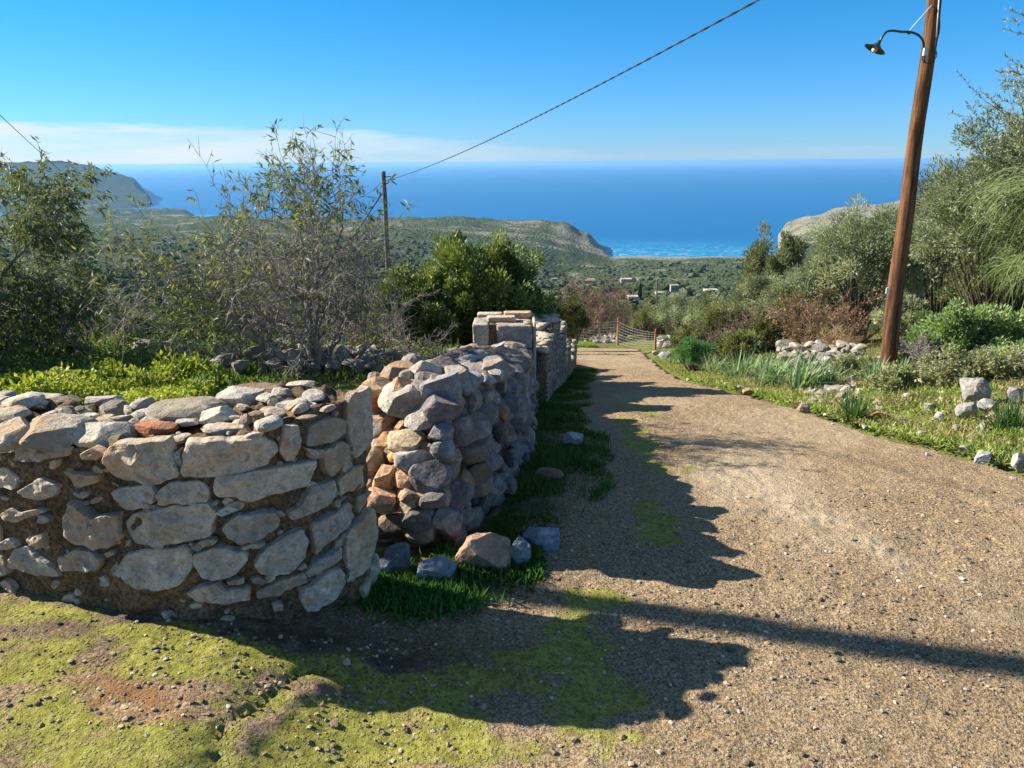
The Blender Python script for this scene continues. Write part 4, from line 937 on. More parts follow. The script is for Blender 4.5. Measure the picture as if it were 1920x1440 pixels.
# pebbles on the road
def pebbles():
    rr = np.random.RandomState(4); n = 5200
    px = rr.uniform(-150, 2080, n); py = 1460-(rr.rand(n)**.75)*560
    V0, F0 = ICO[1]; mbp = MB(); ok = 0
    vs = []; cs = []
    for i in range(n):
        d = ray(px[i], py[i]); t = -CAM_Z/d.z; x, y = d.x*t, d.y*t
        if y > 2.6 and x < float(wall_x(y))+.12: continue
        if x > float(edge_x(y)): continue
        if x < -.5 and y > 2.25+max(0, -x-1.3)*.42: continue
        dens = .35+.65*(float(vnoise(x*2.2, y*2.2, 3)) > -.1)
        if rr.rand() > dens: continue
        w = .0045+.006*rr.rand()**2+(.010*rr.rand() if rr.rand() < .05 else 0)
        V = V0*(1+rr.uniform(-.28, .28, (len(V0), 1)))*np.array([w, w*rr.uniform(.6, 1), w*.55]); V = V@rotm(rr.uniform(-.3, .3), 0, rr.uniform(0, 6)).T
        k = rr.choice([.3, .45, .6, .8, 1.1]); wv = rr.uniform(.02, .22)
        vs.append(V+np.array([x, y, 0])); cs.append(((k*(1+wv), k, k*(1-wv)), w))
    XY = np.array([v[:, :2].mean(0) for v in vs]); Z = G(XY[:, 0], XY[:, 1])+.012+fbm(XY[:, 0]*3, XY[:, 1]*3, .5, 3)*.010+fbm(XY[:, 0]*14, XY[:, 1]*14, 2.5, 4)*.006
    for v, (c, w), z in zip(vs, cs, Z): mbp.add(v+np.array([0, 0, z+w*.12]), F0, c)
    tag(mbp.build('gravel', M_STONE), 'loose grey gravel scattered over the worn road surface', 'gravel', kind='stuff')
pebbles()

# ------------------------------------------------------------------ vegetation tools
def leaf_quads(P, D, L, Wd, rg, N=None):
    """diamond leaves: base P, direction D"""
    D = D/np.linalg.norm(D, axis=1)[:, None]; r = rg.normal(size=P.shape) if N is None else N
    S = np.cross(D, r); S /= np.linalg.norm(S, axis=1)[:, None]+1e-9; U = np.cross(S, D)
    L = np.broadcast_to(L, (len(P),))[:, None]; Wd = np.broadcast_to(Wd, (len(P),))[:, None]
    a = P; b = P+D*L*.45+S*Wd*.5+U*L*.04; c = P+D*L-U*L*.06; d = P+D*L*.45-S*Wd*.5+U*L*.04
    V = np.stack([a, b, c, d], 1).reshape(-1, 3); F = np.arange(len(P)*4).reshape(-1, 4); return V, F
def tubes(polys, k=5):
    mbt = MB()
    for pts, rad in polys:
        pts = np.asarray(pts, float); n = len(pts)
        T = np.gradient(pts, axis=0); T /= np.linalg.norm(T, axis=1)[:, None]+1e-9
        ref = np.array([0.3, .2, 1.0]) if abs(T[0][2]) < .8 else np.array([1.0, .2, .1])
        A = np.cross(T, ref); A /= np.linalg.norm(A, axis=1)[:, None]+1e-9; B = np.cross(T, A)
        th = np.linspace(0, 2*np.pi, k, endpoint=False)
        V = pts[:, None]+np.asarray(rad)[:, None, None]*(np.cos(th)[None, :, None]*A[:, None]+np.sin(th)[None, :, None]*B[:, None])
        idx = np.arange(n*k).reshape(n, k); idn = np.roll(idx, -1, 1)
        F = np.stack([idx[:-1], idn[:-1], idn[1:], idx[1:]], -1).reshape(-1, 4)
        mbt.add(V.reshape(-1, 3), F)
        if k >= 6:
            mbt.F.setdefault(k, []).append(np.array([idx[-1]])+mbt.n-n*k); mbt.F[k].append(np.array([idx[0][::-1]])+mbt.n-n*k)
    return mbt
def grow(rg, p, d, L, r, lev, spec, out, tips):
    n = 6 if lev < 2 else 4; pts = [p.copy()]; rad = [r]; d = d/np.linalg.norm(d); dirs = [d]
    for i in range(n):
        d = d+rg.normal(size=3)*spec['wig']+np.array([0, 0, spec['up'][min(lev, len(spec['up'])-1)]]); d /= np.linalg.norm(d)
        pts.append(pts[-1]+d*L/n); rad.append(r*(1-(i+1)/n*.62)); dirs.append(d)
    out.append((lev, np.array(pts), np.array(rad)))
    if lev >= spec['max']: tips.append((np.array(pts), d)); return
    nb = spec['nb'][lev]
    for j in range(nb):
        t = rg.uniform(spec['st'][lev], 1.0); k = min(int(t*n), n-1); f = t*n-k; q = pts[k]*(1-f)+pts[k+1]*f
        dd = dirs[k]; pr = rg.normal(size=3); pr -= dd*(pr@dd); pr /= np.linalg.norm(pr); sp = spec['sp']*rg.uniform(.6, 1.3)
        nd = dd*math.cos(sp)+pr*math.sin(sp)
        grow(rg, q, nd, L*spec['lr']*rg.uniform(.6, 1.15), max(spec['rmin'], rad[k]*.55), lev+1, spec, out, tips)
    if spec.get('lead', True): grow(rg, pts[-1], d, L*spec['lr']*.9, max(spec['rmin'], rad[-1]*.8), lev+1, spec, out, tips)
def tint_leaves(rg, n, cols, jit=.2):
    cols = np.array(cols); c = cols[rg.randint(len(cols), size=n)]*(1+rg.uniform(-jit, jit, (n, 1))); return np.repeat(np.clip(c, 0, 1), 4, 0)

# ---- trees of bare twigs with hanging leaves
def twig_tree(name, base, stems, spec, seed, label, leaf_cols, leaf_n, leaf_len, group=None, lw=.26, clip=None, cat='tree', bark=M_BARK, droop=.6, zfade=None, mat=M_LEAF):
    rg = np.random.RandomState(seed); out = []; tips = []
    root = empty(name, tuple(base), label, cat, group)
    for (dx, dy, dz, L, r) in stems: grow(rg, np.array(base, float), np.array([dx, dy, dz]), L, r, 0, spec, out, tips)
    tk = [(p, r) for l, p, r in out if l <= 1]; tw = [(p, r) for l, p, r in out if l > 1]
    tubes(tk, 7).build('trunk', bark, root, smooth=True)
    if tw: tubes(tw, 3).build('twigs', bark, root, smooth=True)
    if leaf_n:
        P = []; D = []
        for pts, d in tips:
            w = leaf_n
            if zfade is not None: w = leaf_n*zfade(pts[-1])
            m = rg.poisson(max(w, 0))
            for _ in range(m):
                t = rg.uniform(.1, 1)*(len(pts)-1.001); k = int(t); P.append(pts[k]*(1-(t-k))+pts[k+1]*(t-k))
                v = d*.5+rg.normal(size=3)*.55+np.array([0, 0, -droop]); D.append(v)
        P = np.array(P); D = np.array(D); V, F = leaf_quads(P, D, leaf_len*rg.uniform(.6, 1.25, len(P)), leaf_len*lw*rg.uniform(.8, 1.2, len(P)), rg)
        mk('crown', V, [F], mat, root, col=tint_leaves(rg, len(P), leaf_cols))
    return root
ALM = [(.13, .19, .05), (.18, .23, .06), (.10, .14, .05), (.25, .25, .07)]
spec2 = dict(max=4, nb=[5, 5, 4, 4], st=[.35, .3, .2, .1], wig=.17, up=[.0, .02, .02, .0], sp=.85, lr=.62, rmin=.0022)
b2 = at(596, 716, 5.4); b2.z = g1(b2.x, b2.y)
twig_tree('almond_tree', b2, [(.12, .1, 1, .80, .038), (-1.0, -.2, .75, .90, .036), (.8, .2, .75, .72, .032), (-.45, .5, 1.0, .85, .034), (.3, -.4, 1.0, .78, .028), (-1.3, .1, .42, .92, .026), (1.2, .2, .35, .62, .022), (-.8, -.7, .9, .8, .022), (-.22, -.36, .95, .90, .030), (.03, .28, 1.0, .90, .030)], spec2, 21,
          'thorny half-bare almond tree with drooping narrow leaves behind the curved wall', ALM, .75, .060, 'almond trees behind the curved wall', zfade=lambda p: 1.9 if p[2] > 1.25 else (1.1 if p[0] < b2.x-.4 else .2))
b1 = Vector((-4.85, 6.2, 0)); b1.z = g1(b1.x, b1.y)
twig_tree('almond_tree', b1, [(-.1, 0, 1, 1.12, .06), (.75, -.1, 1.0, 1.08, .04), (-.7, .1, .8, .9, .035), (.35, .1, 1.1, .95, .036), (.95, -.2, .35, .8, .03), (.1, -.3, 1, .9, .03)], dict(spec2, nb=[5, 6, 5, 4]), 33,
          'leafy almond tree cut off by the left frame edge', [(.12, .165, .06), (.17, .21, .08), (.09, .125, .05)], 5.5, .062, 'almond trees behind the curved wall')

# ---- leafy shrubs
def clump_leaves(rg, c, rx, ry, rz, n, L, lw, cols, lump=.28, ncl=60, up=.35, shell=.72, clr=.22, zmin=None, stick=0.0):
    """leaves in clumps through a lumpy ellipsoid; each leaf's natural shade varies by clump"""
    u = rg.normal(size=(ncl, 3)); u /= np.linalg.norm(u, axis=1)[:, None]; u[:, 2] = np.abs(u[:, 2])*1.15-.25
    rad = rg.uniform(shell, 1.0, ncl)*(1+lump*rg.uniform(-1, 1, ncl)); cc = u*rad[:, None]*np.array([rx, ry, rz])
    cs = clr*rg.uniform(.7, 1.3, ncl)*(rx+ry+rz)/3
    k = rg.randint(ncl, size=n); off = rg.normal(size=(n, 3)); rr_ = np.linalg.norm(off, axis=1); off = off/rr_[:, None]*(rg.uniform(0, 1, n)**.45)[:, None]
    nin = int(n*.16); P = cc[k]+off*cs[k][:, None]*np.array([1, 1, 1.15+stick])
    inn = rg.normal(size=(nin, 3)); inn /= np.linalg.norm(inn, axis=1)[:, None]; P[:nin] = inn*(rg.uniform(.2, .8, nin)[:, None])*np.array([rx, ry, rz])
    D = off*.9+cc[k]/(np.linalg.norm(cc[k], axis=1)[:, None]+1e-6)*.5+np.array([0, 0, up])+rg.normal(size=(n, 3))*.45
    ct = np.array(cols)[rg.randint(len(cols), size=ncl)]*(1+rg.uniform(-.18, .18, (ncl, 1)))
    col = np.clip(ct[k]*(1+rg.uniform(-.22, .22, (n, 1))), 0, 1)
    P = P+np.array(c)
    if zmin is not None: P[:, 2] = np.maximum(P[:, 2], zmin+rg.uniform(0, .1, n))
    V, F = leaf_quads(P, D, L*rg.uniform(.65, 1.3, n), L*lw*rg.uniform(.8, 1.25, n), rg)
    return V, F, np.repeat(col, 4, 0), cc
def shrub(name, px0, px1, ptop, Y, n, L, cols, seed, label, lw=.4, group=None, pbot=None, dep=.8, mat=M_LEAF, cat='shrub', ncl=70, up=.35, clr=.22, lump=.28, bark=M_BARKD, twigs=60, shell=.72):
    rg = np.random.RandomState(seed); a = at(px0, ptop, Y); b = at(px1, ptop, Y); cx = (a.x+b.x)/2; rx = (b.x-a.x)/2
    gz = g1(cx, Y) if pbot is None else at(px0, pbot, Y).z
    gb = g1(cx, Y); rz = (a.z-gz)/2*1.02; cz = gz+rz; ry = rx*dep
    root = empty(name, (cx, Y, gb), label, cat, group)
    V, F, col, cc = clump_leaves(rg, (cx, Y, cz), rx*.86, ry*.86, rz*.86, n, L, lw, cols, lump, ncl, up, shell, clr)
    mk('crown', V, [F], mat, root, col=col)
    polys = []
    for q in cc[rg.permutation(len(cc))[:twigs]]:
        e = np.array([cx, Y, cz])+q*rg.uniform(.6, 1.02); s = np.array([cx+rg.uniform(-.1, .1)*rx, Y, gb-.05]); m = s*.45+e*.55+rg.normal(size=3)*.06*rx-np.array([0, 0, rz*.15])
        t = np.linspace(0, 1, 6)[:, None]; pts = s*(1-t)**2+2*m*t*(1-t)+e*t*t; r0 = .012+.012*rx*rg.rand()
        polys.append((pts, np.linspace(r0, r0*.18, 6)))
    if polys: tubes(polys, 4).build('trunk', bark, root, smooth=True)
    return root
MAST = [(.10, .155, .035), (.15, .21, .045), (.065, .105, .028), (.21, .26, .06)]
OLIVE = [(.20, .235, .145), (.28, .315, .20), (.13, .165, .095), (.37, .40, .28)]
MIXG = [(.17, .20, .08), (.23, .24, .10), (.12, .15, .065)]
shrub('evergreen_bush', 735, 1050, 424, 8.3, 30000, .050, MAST, 1, 'dense dark green evergreen bush rising behind the square pier', .45, pbot=730, mat=M_GLOSS, ncl=150, clr=.15, lump=.25, dep=.9)
shrub('evergreen_bush', 650, 905, 505, 7.8, 24000, .045, [(.15, .19, .04), (.20, .23, .05), (.09, .125, .03)], 2, 'lower yellowish green bush between the bare tree and the dark evergreen', .45, pbot=740, mat=M_GLOSS, ncl=110, clr=.17)
shrub('green_bush', 285, 500, 560, 8.6, 14000, .045, [(.08, .16, .03), (.11, .20, .04), (.06, .12, .03)], 3, 'fresh green bramble bush seen through the bare tree', .6, pbot=700, ncl=80)
# dry shrubs on the left
specd = dict(max=3, nb=[7, 6, 6], st=[.1, .15, .1], wig=.16, up=[.02, .02, .0], sp=.7, lr=.62, rmin=.002)
def dry_shrub(px, Y, h, seed, label, leafn=.4, cols=((.14, .15, .07),), bark=M_BARK, group=None, spec=specd, nst=9, spread=.9, L=.03):
    x = xat(px, Y); rg = np.random.RandomState(seed)
    st = [(rg.normal()*spread, rg.normal()*spread*.7, 1.0, h*rg.uniform(.42, .62), .010) for _ in range(nst)]
    return twig_tree('dry_shrub', (x, Y, g1(x, Y)), st, spec, seed, label, cols, leafn, L, group, .5, cat='shrub', bark=bark, droop=0)
M_TWIG = m_bark('pale_twig', (0.22, 0.19, 0.16), (0.40, 0.36, 0.31))
M_REDTWIG = m_bark('red_twig', (0.16, 0.10, 0.08), (0.30, 0.21, 0.18))
dry_shrub(95, 9.5, 1.15, 41, 'grey-green twiggy shrub behind the left end of the curved wall', .9, ((.15, .16, .08),), M_TWIG, 'dry shrubs in the left field')
dry_shrub(225, 9.0, .95, 42, 'leafless grey shrub right of the grey-green one, behind the curved wall', .1, ((.15, .14, .08),), M_TWIG, 'dry shrubs in the left field')
dry_shrub(-60, 9.0, 1.2, 43, 'twiggy grey shrub under the leafy almond at the left frame edge', .8, ((.15, .16, .08),), M_TWIG, 'dry shrubs in the left field')
dry_shrub(700, 7.2, .8, 44, 'tangle of bare brambles right of the almond trunk', .3, ((.18, .17, .04),), M_BARK, 'dry shrubs in the left field')
dry_shrub(520, 7.4, .7, 45, 'low tangle of bare twigs left of the almond trunk', .3, ((.13, .16, .05),), M_BARK, 'dry shrubs in the left field')

# right bank
shrub('olive_tree', 1500, 1775, 372, 13.0, 30000, .065, OLIVE, 5, 'broad silvery olive tree behind the lamp pole', .26, ncl=130, clr=.17, cat='tree', dep=.8)
shrub('olive_tree', 1720, 1900, 275, 12.0, 24000, .065, OLIVE, 6, 'taller olive tree right of the lamp pole', .26, ncl=90, clr=.18, cat='tree')
shrub('olive_tree', 1392, 1460, 425, 17.0, 7000, .08, [(.13, .15, .08), (.17, .18, .10)], 7, 'narrow upright olive sapling at the left end of the bank', .28, ncl=50, clr=.24, cat='tree')
shrub('olive_tree', 1440, 1530, 430, 16.0, 9000, .08, [(.14, .16, .09), (.17, .19, .11)], 8, 'short olive tree between the narrow sapling and the broad one', .28, ncl=50, clr=.22, cat='tree')
shrub('olive_tree', 1365, 1480, 505, 15.5, 8000, .07, OLIVE, 9, 'low olive bush under the narrow sapling', .28, ncl=60, cat='tree')
sp_ol = dict(max=3, nb=[6, 6, 5], st=[.3, .2, .1], wig=.1, up=[.04, .02, .0], sp=.7, lr=.6, rmin=.003)
bo = Vector((6.9, 9.0, 0)); bo.z = g1(bo.x, bo.y)
twig_tree('olive_tree', bo, [(-.05, 0, 1, 2.0, .10), (-.35, 0, 1, 1.9, .07), (.4, .1, 1, 1.9, .07), (-.15, -.2, 1, 2.1, .06), (-.6, .1, .8, 1.5, .05)], sp_ol, 61, 'tall olive tree reaching up at the right frame edge', OLIVE, 26, .055, None, .28, droop=-.1, bark=M_BARKD)
shrub('green_shrub', 1695, 1960, 568, 8.0, 16000, .045, [(.20, .29, .11), (.27, .37, .15), (.14, .21, .08)], 10, 'light green leafy shrub covering the bank right of the lamp pole', .5, pbot=715, dep=.6, ncl=110, clr=.18)
shrub('green_shrub', 1690, 1800, 625, 7.4, 5000, .04, [(.14, .21, .07), (.18, .25, .09)], 11, 'small light green shrub beside the foot of the lamp pole', .5, pbot=720, dep=.6, ncl=50)
shrub('wiry_shrub', 1635, 1745, 700, 6.9, 5000, .028, [(.17, .19, .10), (.22, .22, .13)], 12, 'grey-green wiry shrublet in front of the lamp pole', .4, pbot=772, dep=.7, ncl=45, clr=.28)
dry_shrub(1530, 12.0, 1.15, 46, 'reddish-brown bare shrub under the broad olive tree', .6, ((.30, .15, .07), (.26, .19, .10)), M_REDTWIG, 'bare shrubs on the right bank', spread=1.2, nst=12, L=.05)
dry_shrub(1445, 13.5, 1.1, 47, 'purplish bare shrub below the olive sapling', .9, ((.18, .14, .11),), M_REDTWIG, 'bare shrubs on the right bank', nst=10)
dry_shrub(1560, 9.6, .55, 48, 'straw-coloured dead weeds above the stone bank', 0, ((.3, .2, .1),), m_bark('straw', (.30, .20, .11), (.44, .32, .19)), 'bare shrubs on the right bank', nst=16, spread=1.5)
dry_shrub(1730, 7.2, .4, 49, 'dead pinkish twigs in the verge right of the lamp pole', 0, ((.3, .2, .1),), M_TWIG, 'bare shrubs on the right bank', nst=12, spread=1.3)
dry_shrub(1380, 12.5, .9, 50, 'tangled purple-grey shrub in the middle of the right bank', .5, ((.16, .13, .10),), M_REDTWIG, 'bare shrubs on the right bank', nst=10)
for i, (x0, x1, tp, Y, n, cols, lab) in enumerate([
    (1300, 1420, 566, 14.0, 8000, MIXG, 'mixed olive-green bush in the middle of the right bank'),
    (1395, 1500, 585, 12.4, 7000, [(.13, .14, .05), (.10, .12, .04)], 'yellowish green bush left of the reddish-brown shrub'),
    (1340, 1440, 622, 11.2, 7000, MIXG, 'dark olive bush just above the emerald weeds'),
    (1215, 1330, 548, 26.5, 9000, OLIVE, 'silver-grey olive bush behind the nearer orange post'),
    (1180, 1262, 572, 28.0, 7000, MIXG, 'dark rounded bush between the two orange posts'),
    (1290, 1400, 548, 19.0, 8000, OLIVE, 'pale olive bush behind the middle of the bank'),
    (1120, 1215, 562, 33.0, 7000, [(.12, .13, .07), (.16, .17, .10)], 'grey-green bush behind the farther orange post'),
    (1040, 1108, 545, 21.0, 8000, [(.06, .085, .025), (.09, .11, .03)], 'dark green bush just past the end of the stepped wall'),
    (1030, 1075, 560, 19.0, 4000, [(.12, .13, .04), (.09, .10, .03)], 'small olive-brown bush touching the stepped wall end'),
    (1270, 1345, 585, 16.5, 5000, OLIVE, 'low silvery bush right of the wire fence'),
    (1640, 1760, 560, 10.5, 9000, OLIVE, 'shaded olive bush behind the lower lamp pole'),
    (1780, 1940, 470, 11.0, 12000, MIXG, 'dark green bush under the weeping broom')]):
    shrub('roadside_bush', x0, x1, tp, Y, n, .06 if Y > 14 else .05, cols, 200+i, lab, .36, ncl=60, group='bushes along the right bank and the far bend')
shrub('emerald_weed', 1265, 1345, 632, 11.0, 5000, .05, [(.07, .20, .07), (.10, .25, .09)], 70, 'bright emerald feathery weed left of the olive bushes', .18, ncl=40, clr=.3, cat='plant')
shrub('emerald_weed', 1580, 1665, 672, 8.4, 4000, .06, [(.05, .16, .07), (.08, .21, .09)], 71, 'blue-green feathery weed at the left foot of the lamp pole', .16, ncl=30, clr=.3, pbot=735, cat='plant')
dry_shrub(1128, 31.0, 3.0, 51, 'bare reddish tree standing beyond the end of the road', 1.0, ((.25, .14, .09), (.2, .15, .1)), M_REDTWIG, spec=dict(specd, rmin=.006), L=.07)

for i, (px, Y, h, lab) in enumerate([(1790, 6.3, .34, 'dead grey twigs above the rounded boulders in the bank'), (1880, 6.2, .36, 'dead grey twigs between the boulders and the right frame edge'), (1690, 6.4, .26, 'low dead twigs left of the rounded boulders'), (1610, 7.6, .3, 'dead stems at the right end of the stone bank')]):
    dry_shrub(px, Y, h, 150+i, lab, 1.3, ((.24, .30, .11), (.30, .32, .14)), M_TWIG, 'bare shrubs on the right bank', nst=12, spread=1.3)
shrub('green_shrub', 1810, 1990, 640, 6.9, 9000, .038, [(.24, .36, .11), (.32, .45, .14), (.17, .27, .08)], 14, 'light green shrub spilling down beside the right frame edge', .5, pbot=745, dep=.6, ncl=70, clr=.2)
shrub('verge_plant', 1700, 1790, 735, 6.0, 3500, .028, [(.24, .34, .08), (.32, .40, .11)], 15, 'yellow-green leafy plant in the verge above the orange rock', .5, pbot=790, dep=.8, ncl=40, clr=.28, cat='plant', twigs=20)
shrub('verge_plant', 1560, 1650, 700, 7.4, 3500, .03, [(.20, .28, .11), (.26, .33, .13)], 16, 'grey-green leafy plant between the stone spill and the lamp pole', .4, pbot=765, dep=.8, ncl=40, clr=.28, cat='plant', twigs=20)
shrub('roadside_bush', 1255, 1330, 608, 12.8, 4500, .045, MIXG, 17, 'dull green bush rising behind the emerald weed', .36, ncl=50, group='bushes along the right bank and the far bend')
shrub('olive_tree', 1745, 2130, 165, 10.0, 52000, .055, [(.16, .20, .11), (.22, .26, .15), (.10, .13, .07), (.30, .33, .22)], 18, 'tall full olive tree behind the weeping shrub at the right frame edge', .26, ncl=130, clr=.18, cat='tree', lump=.35)
shrub('olive_tree', 1425, 1600, 500, 13.2, 11000, .06, OLIVE, 19, 'grey-green olive bush above the reddish-brown shrub', .28, ncl=70, cat='tree')
# weeping broom (hanging strands)
def weeping():
    rg = np.random.RandomState(9); Y0 = 8.6; root = empty('weeping_broom', (6.3, Y0, g1(6.3, Y0)), 'weeping shrub of long thin green hanging stems at the right frame edge', 'shrub')
    polys = []; V0, F0, C0 = [], [], []
    hubs = []
    for i in range(64):
        px, py = rg.uniform(1880, 2130), rg.uniform(320, 520); hubs.append(np.array(at(px, py, Y0+rg.uniform(-.5, .9))))
    mbw = MB()
    base = np.array([6.4, Y0+.2, g1(6.4, Y0)])
    for h in hubs:
        t = np.linspace(0, 1, 7)[:, None]; m = (base+h)/2+np.array([.1, 0, .3]); polys.append((base*(1-t)**2+2*m*t*(1-t)+h*t*t, np.linspace(.03, .006, 7)))
    tubes(polys, 5).build('trunk', M_BARKD, root, smooth=True)
    n = 5000; hd = rg.normal(size=(64, 2))*.55
    for i in range(n):
        hi = rg.randint(len(hubs)); h = hubs[hi]+rg.normal(size=3)*np.array([.10, .12, .07]); L = rg.uniform(.18, .62)
        d = np.array([hd[hi, 0]+rg.normal()*.2-.45, hd[hi, 1]+rg.normal()*.2, rg.uniform(-.1, .7)]); pts = [h]
        for k in range(5):
            d = d+np.array([-.02, 0, -.42]); d /= np.linalg.norm(d); pts.append(pts[-1]+d*L/5)
        pts = np.array(pts); s = np.cross(pts[-1]-pts[0], rg.normal(size=3)); s = s/np.linalg.norm(s)*.0035
        w = np.linspace(1, .35, 6)[:, None]; V = np.concatenate([pts-s*w, pts+s*w]); F = np.array([[k, k+1, k+7, k+6] for k in range(5)])
        c = np.array([(.20, .27, .11), (.28, .34, .15), (.09, .13, .05)][rg.randint(3)])*rg.uniform(.8, 1.2); mbw.add(V, F, c)
    mbw.build('crown', M_GRASS, root)
weeping()

# strap-leaved clumps
def strap_clump(px, py, r_px, seed, label, cols, n=110, group='spiky strap-leaved clumps along the right verge', name='asphodel_clump', stiff=.55):
    rg = np.random.RandomState(seed); p = gp(px, py); Rr = r_px*1.35*p.y/FPX; root = empty(name, tuple(p), label, 'plant', group); mbg = MB()
    for i in range(n):
        a = rg.uniform(0, 2*np.pi); tilt = rg.uniform(.15, 1.0); L = Rr*rg.uniform(.8, 1.45); d = np.array([math.cos(a)*tilt, math.sin(a)*tilt, 1.0]); d /= np.linalg.norm(d)
        q = np.array(p)+np.array([rg.normal()*Rr*.16, rg.normal()*Rr*.16, 0]); pts = [q]
        for k in range(5):
            d = d+np.array([0, 0, -stiff*.35*tilt]); d /= np.linalg.norm(d); pts.append(pts[-1]+d*L/5)
        pts = np.array(pts); s = np.cross(np.array([math.cos(a), math.sin(a), 0]), [0, 0, 1])*Rr*.028; w = np.array([1, 1, .9, .7, .4, .03])[:, None]
        V = np.concatenate([pts-s*w, pts+s*w]); F = np.array([[k, k+1, k+7, k+6] for k in range(5)]); mbg.add(V, F, np.array(cols[rg.randint(len(cols))])*rg.uniform(.8, 1.2))
    mbg.build('leaves', M_GRASS, root)
AS = [(.22, .33, .17), (.30, .40, .23), (.15, .24, .12)]
for i, (px, py, r, lab) in enumerate([(1500, 735, 52, 'largest arching strap-leaf clump in front of the stone bank'), (1440, 728, 46, 'arching strap-leaf clump left of the largest one'), (1385, 715, 38, 'third strap-leaf clump from the stone bank'),
        (1335, 702, 30, 'small strap-leaf clump near the emerald weed'), (1550, 728, 34, 'strap-leaf clump directly below the stone bank'), (1415, 700, 30, 'strap-leaf clump behind the front row, below the olive bushes'),
        (1600, 792, 42, 'dark green strap-leaf clump at the road edge left of the orange rock'), (1888, 812, 46, 'dark spiky rosette near the right frame edge'), (1640, 722, 34, 'blue-green strap-leaf tuft left of the pole foot'),
        (1690, 712, 30, 'blue-green tuft right of the pole foot'), (1262, 688, 18, 'tiny strap-leaf tuft at the road bend'), (1468, 708, 28, 'half-hidden strap-leaf tuft touching the stone bank')]):
    strap_clump(px, py, r, 300+i, lab, AS if i not in (6, 7) else [(.06, .13, .04), (.09, .17, .05)], 120 if r > 30 else 70)

# ground cover (stuff)
def cover(name, label, cat, fn, n, L, lw, cols, seed, up=1.0, mat=M_GRASS, flat=.6, lift=.0):
    rg = np.random.RandomState(seed); P = fn(rg, n); n = len(P); P[:, 2] += lift*rg.uniform(0, 1, n)
    D = rg.normal(size=(n, 3))*flat+np.array([0, 0, up])
    nz = .6+.8*np.clip(.5+.7*vnoise(P[:, 0]*3.5, P[:, 1]*3.5, seed), 0, 1)
    ci = np.clip(((vnoise(P[:, 0]*2.2, P[:, 1]*2.2, seed+3)+1)/2+rg.normal(size=n)*.2)*len(cols), 0, len(cols)-1).astype(int)
    col = np.array(cols)[ci]*rg.uniform(.75, 1.25, (n, 1))
    V, F = leaf_quads(P, D, L*nz*rg.uniform(.6, 1.3, n), L*lw*rg.uniform(.8, 1.2, n), rg)
    tag(mk(name, V, [F], mat, col=np.repeat(np.clip(col, 0, 1), 4, 0)), label, cat, kind='stuff')
def strip_fn(ya, yb, off0, off1, basef, power=1.0, patch=.0, seed_=3.3):
    def f(rg, n):
        y = ya+(yb-ya)*rg.rand(n)**power; t = rg.rand(n)**1.25*(1+.45*fbm(y*1.3, y*0+seed_, .3, 3)); o0 = np.array([off0(v) for v in y]); o1 = np.array([off1(v) for v in y]); x = basef(y)+o0+(o1-o0)*t
        keep = (fbm(x*4+y*1.7, y*2.3-x*2.1, 1.7, 3)+.35*rg.normal(size=n)) > patch-.1+(t-.5)*.9; x, y = x[keep], y[keep]
        return np.stack([x, y, G(x, y)], -1)
    return f
GD = [(.05, .12, .02), (.07, .16, .03), (.10, .19, .035), (.04, .09, .02)]
cover('wall_grass', 'fine dark green grass growing in the shade along the foot of the rubble and stepped walls', 'grass',
      strip_fn(3.0, 12.3, lambda y: -.02, lambda y: np.interp(y, [3, 3.6, 5, 7.5, 12], [.26, .34, .44, .42, .30]), wall_x, 1.3, -.05), 62000, .055, .10, GD, 1, flat=.5)
cover('wall_grass', 'tufts of fresh green weeds between the wall corner and the fallen boulders', 'grass',
      lambda rg, n: (lambda q: np.stack([q[:, 0], q[:, 1], G(q[:, 0], q[:, 1])+.01], -1))(np.array([[rg.normal()*.11-.40, rg.normal()*.075+2.62] for _ in range(n)])), 5200, .045, .28, [(.06, .15, .03), (.09, .2, .04), (.04, .1, .02)], 2, flat=.8)
cover('wall_grass', 'ferny weeds around the orange boulder', 'grass',
      lambda rg, n: (lambda q: np.stack([q[:, 0], q[:, 1], G(q[:, 0], q[:, 1])+.01], -1))(np.array([[rg.uniform(-.32, .12), 0] for _ in range(n)])+np.stack([np.zeros(n), 2.86+rg.normal(size=n)*.08], -1)), 5000, .04, .28, [(.06, .15, .03), (.09, .2, .04), (.04, .1, .02)], 3, flat=.8)
VG = [(.15, .24, .04), (.24, .34, .06), (.32, .38, .10), (.11, .18, .04), (.34, .30, .14), (.28, .22, .12)]
cover('verge_weeds', 'low bright green weeds covering the right road verge', 'weeds', strip_fn(3.2, 16, lambda y: .0, lambda y: np.interp(y, [3, 5, 8, 16], [1.6, 2.6, 2.2, 1.0]), edge_x, 1.5, .1), 80000, .034, .42, VG, 4, flat=.9, lift=.04)
cover('verge_grass', 'longer thin grass standing among the weeds of the right bank', 'grass', strip_fn(4.2, 18, lambda y: .15, lambda y: np.interp(y, [3, 5, 8, 16], [1.8, 3.4, 4.2, 3]), edge_x, 1.3, .1), 26000, .07, .06, [(.15, .20, .05), (.24, .24, .10), (.10, .15, .04), (.32, .27, .15)], 5, flat=.45)
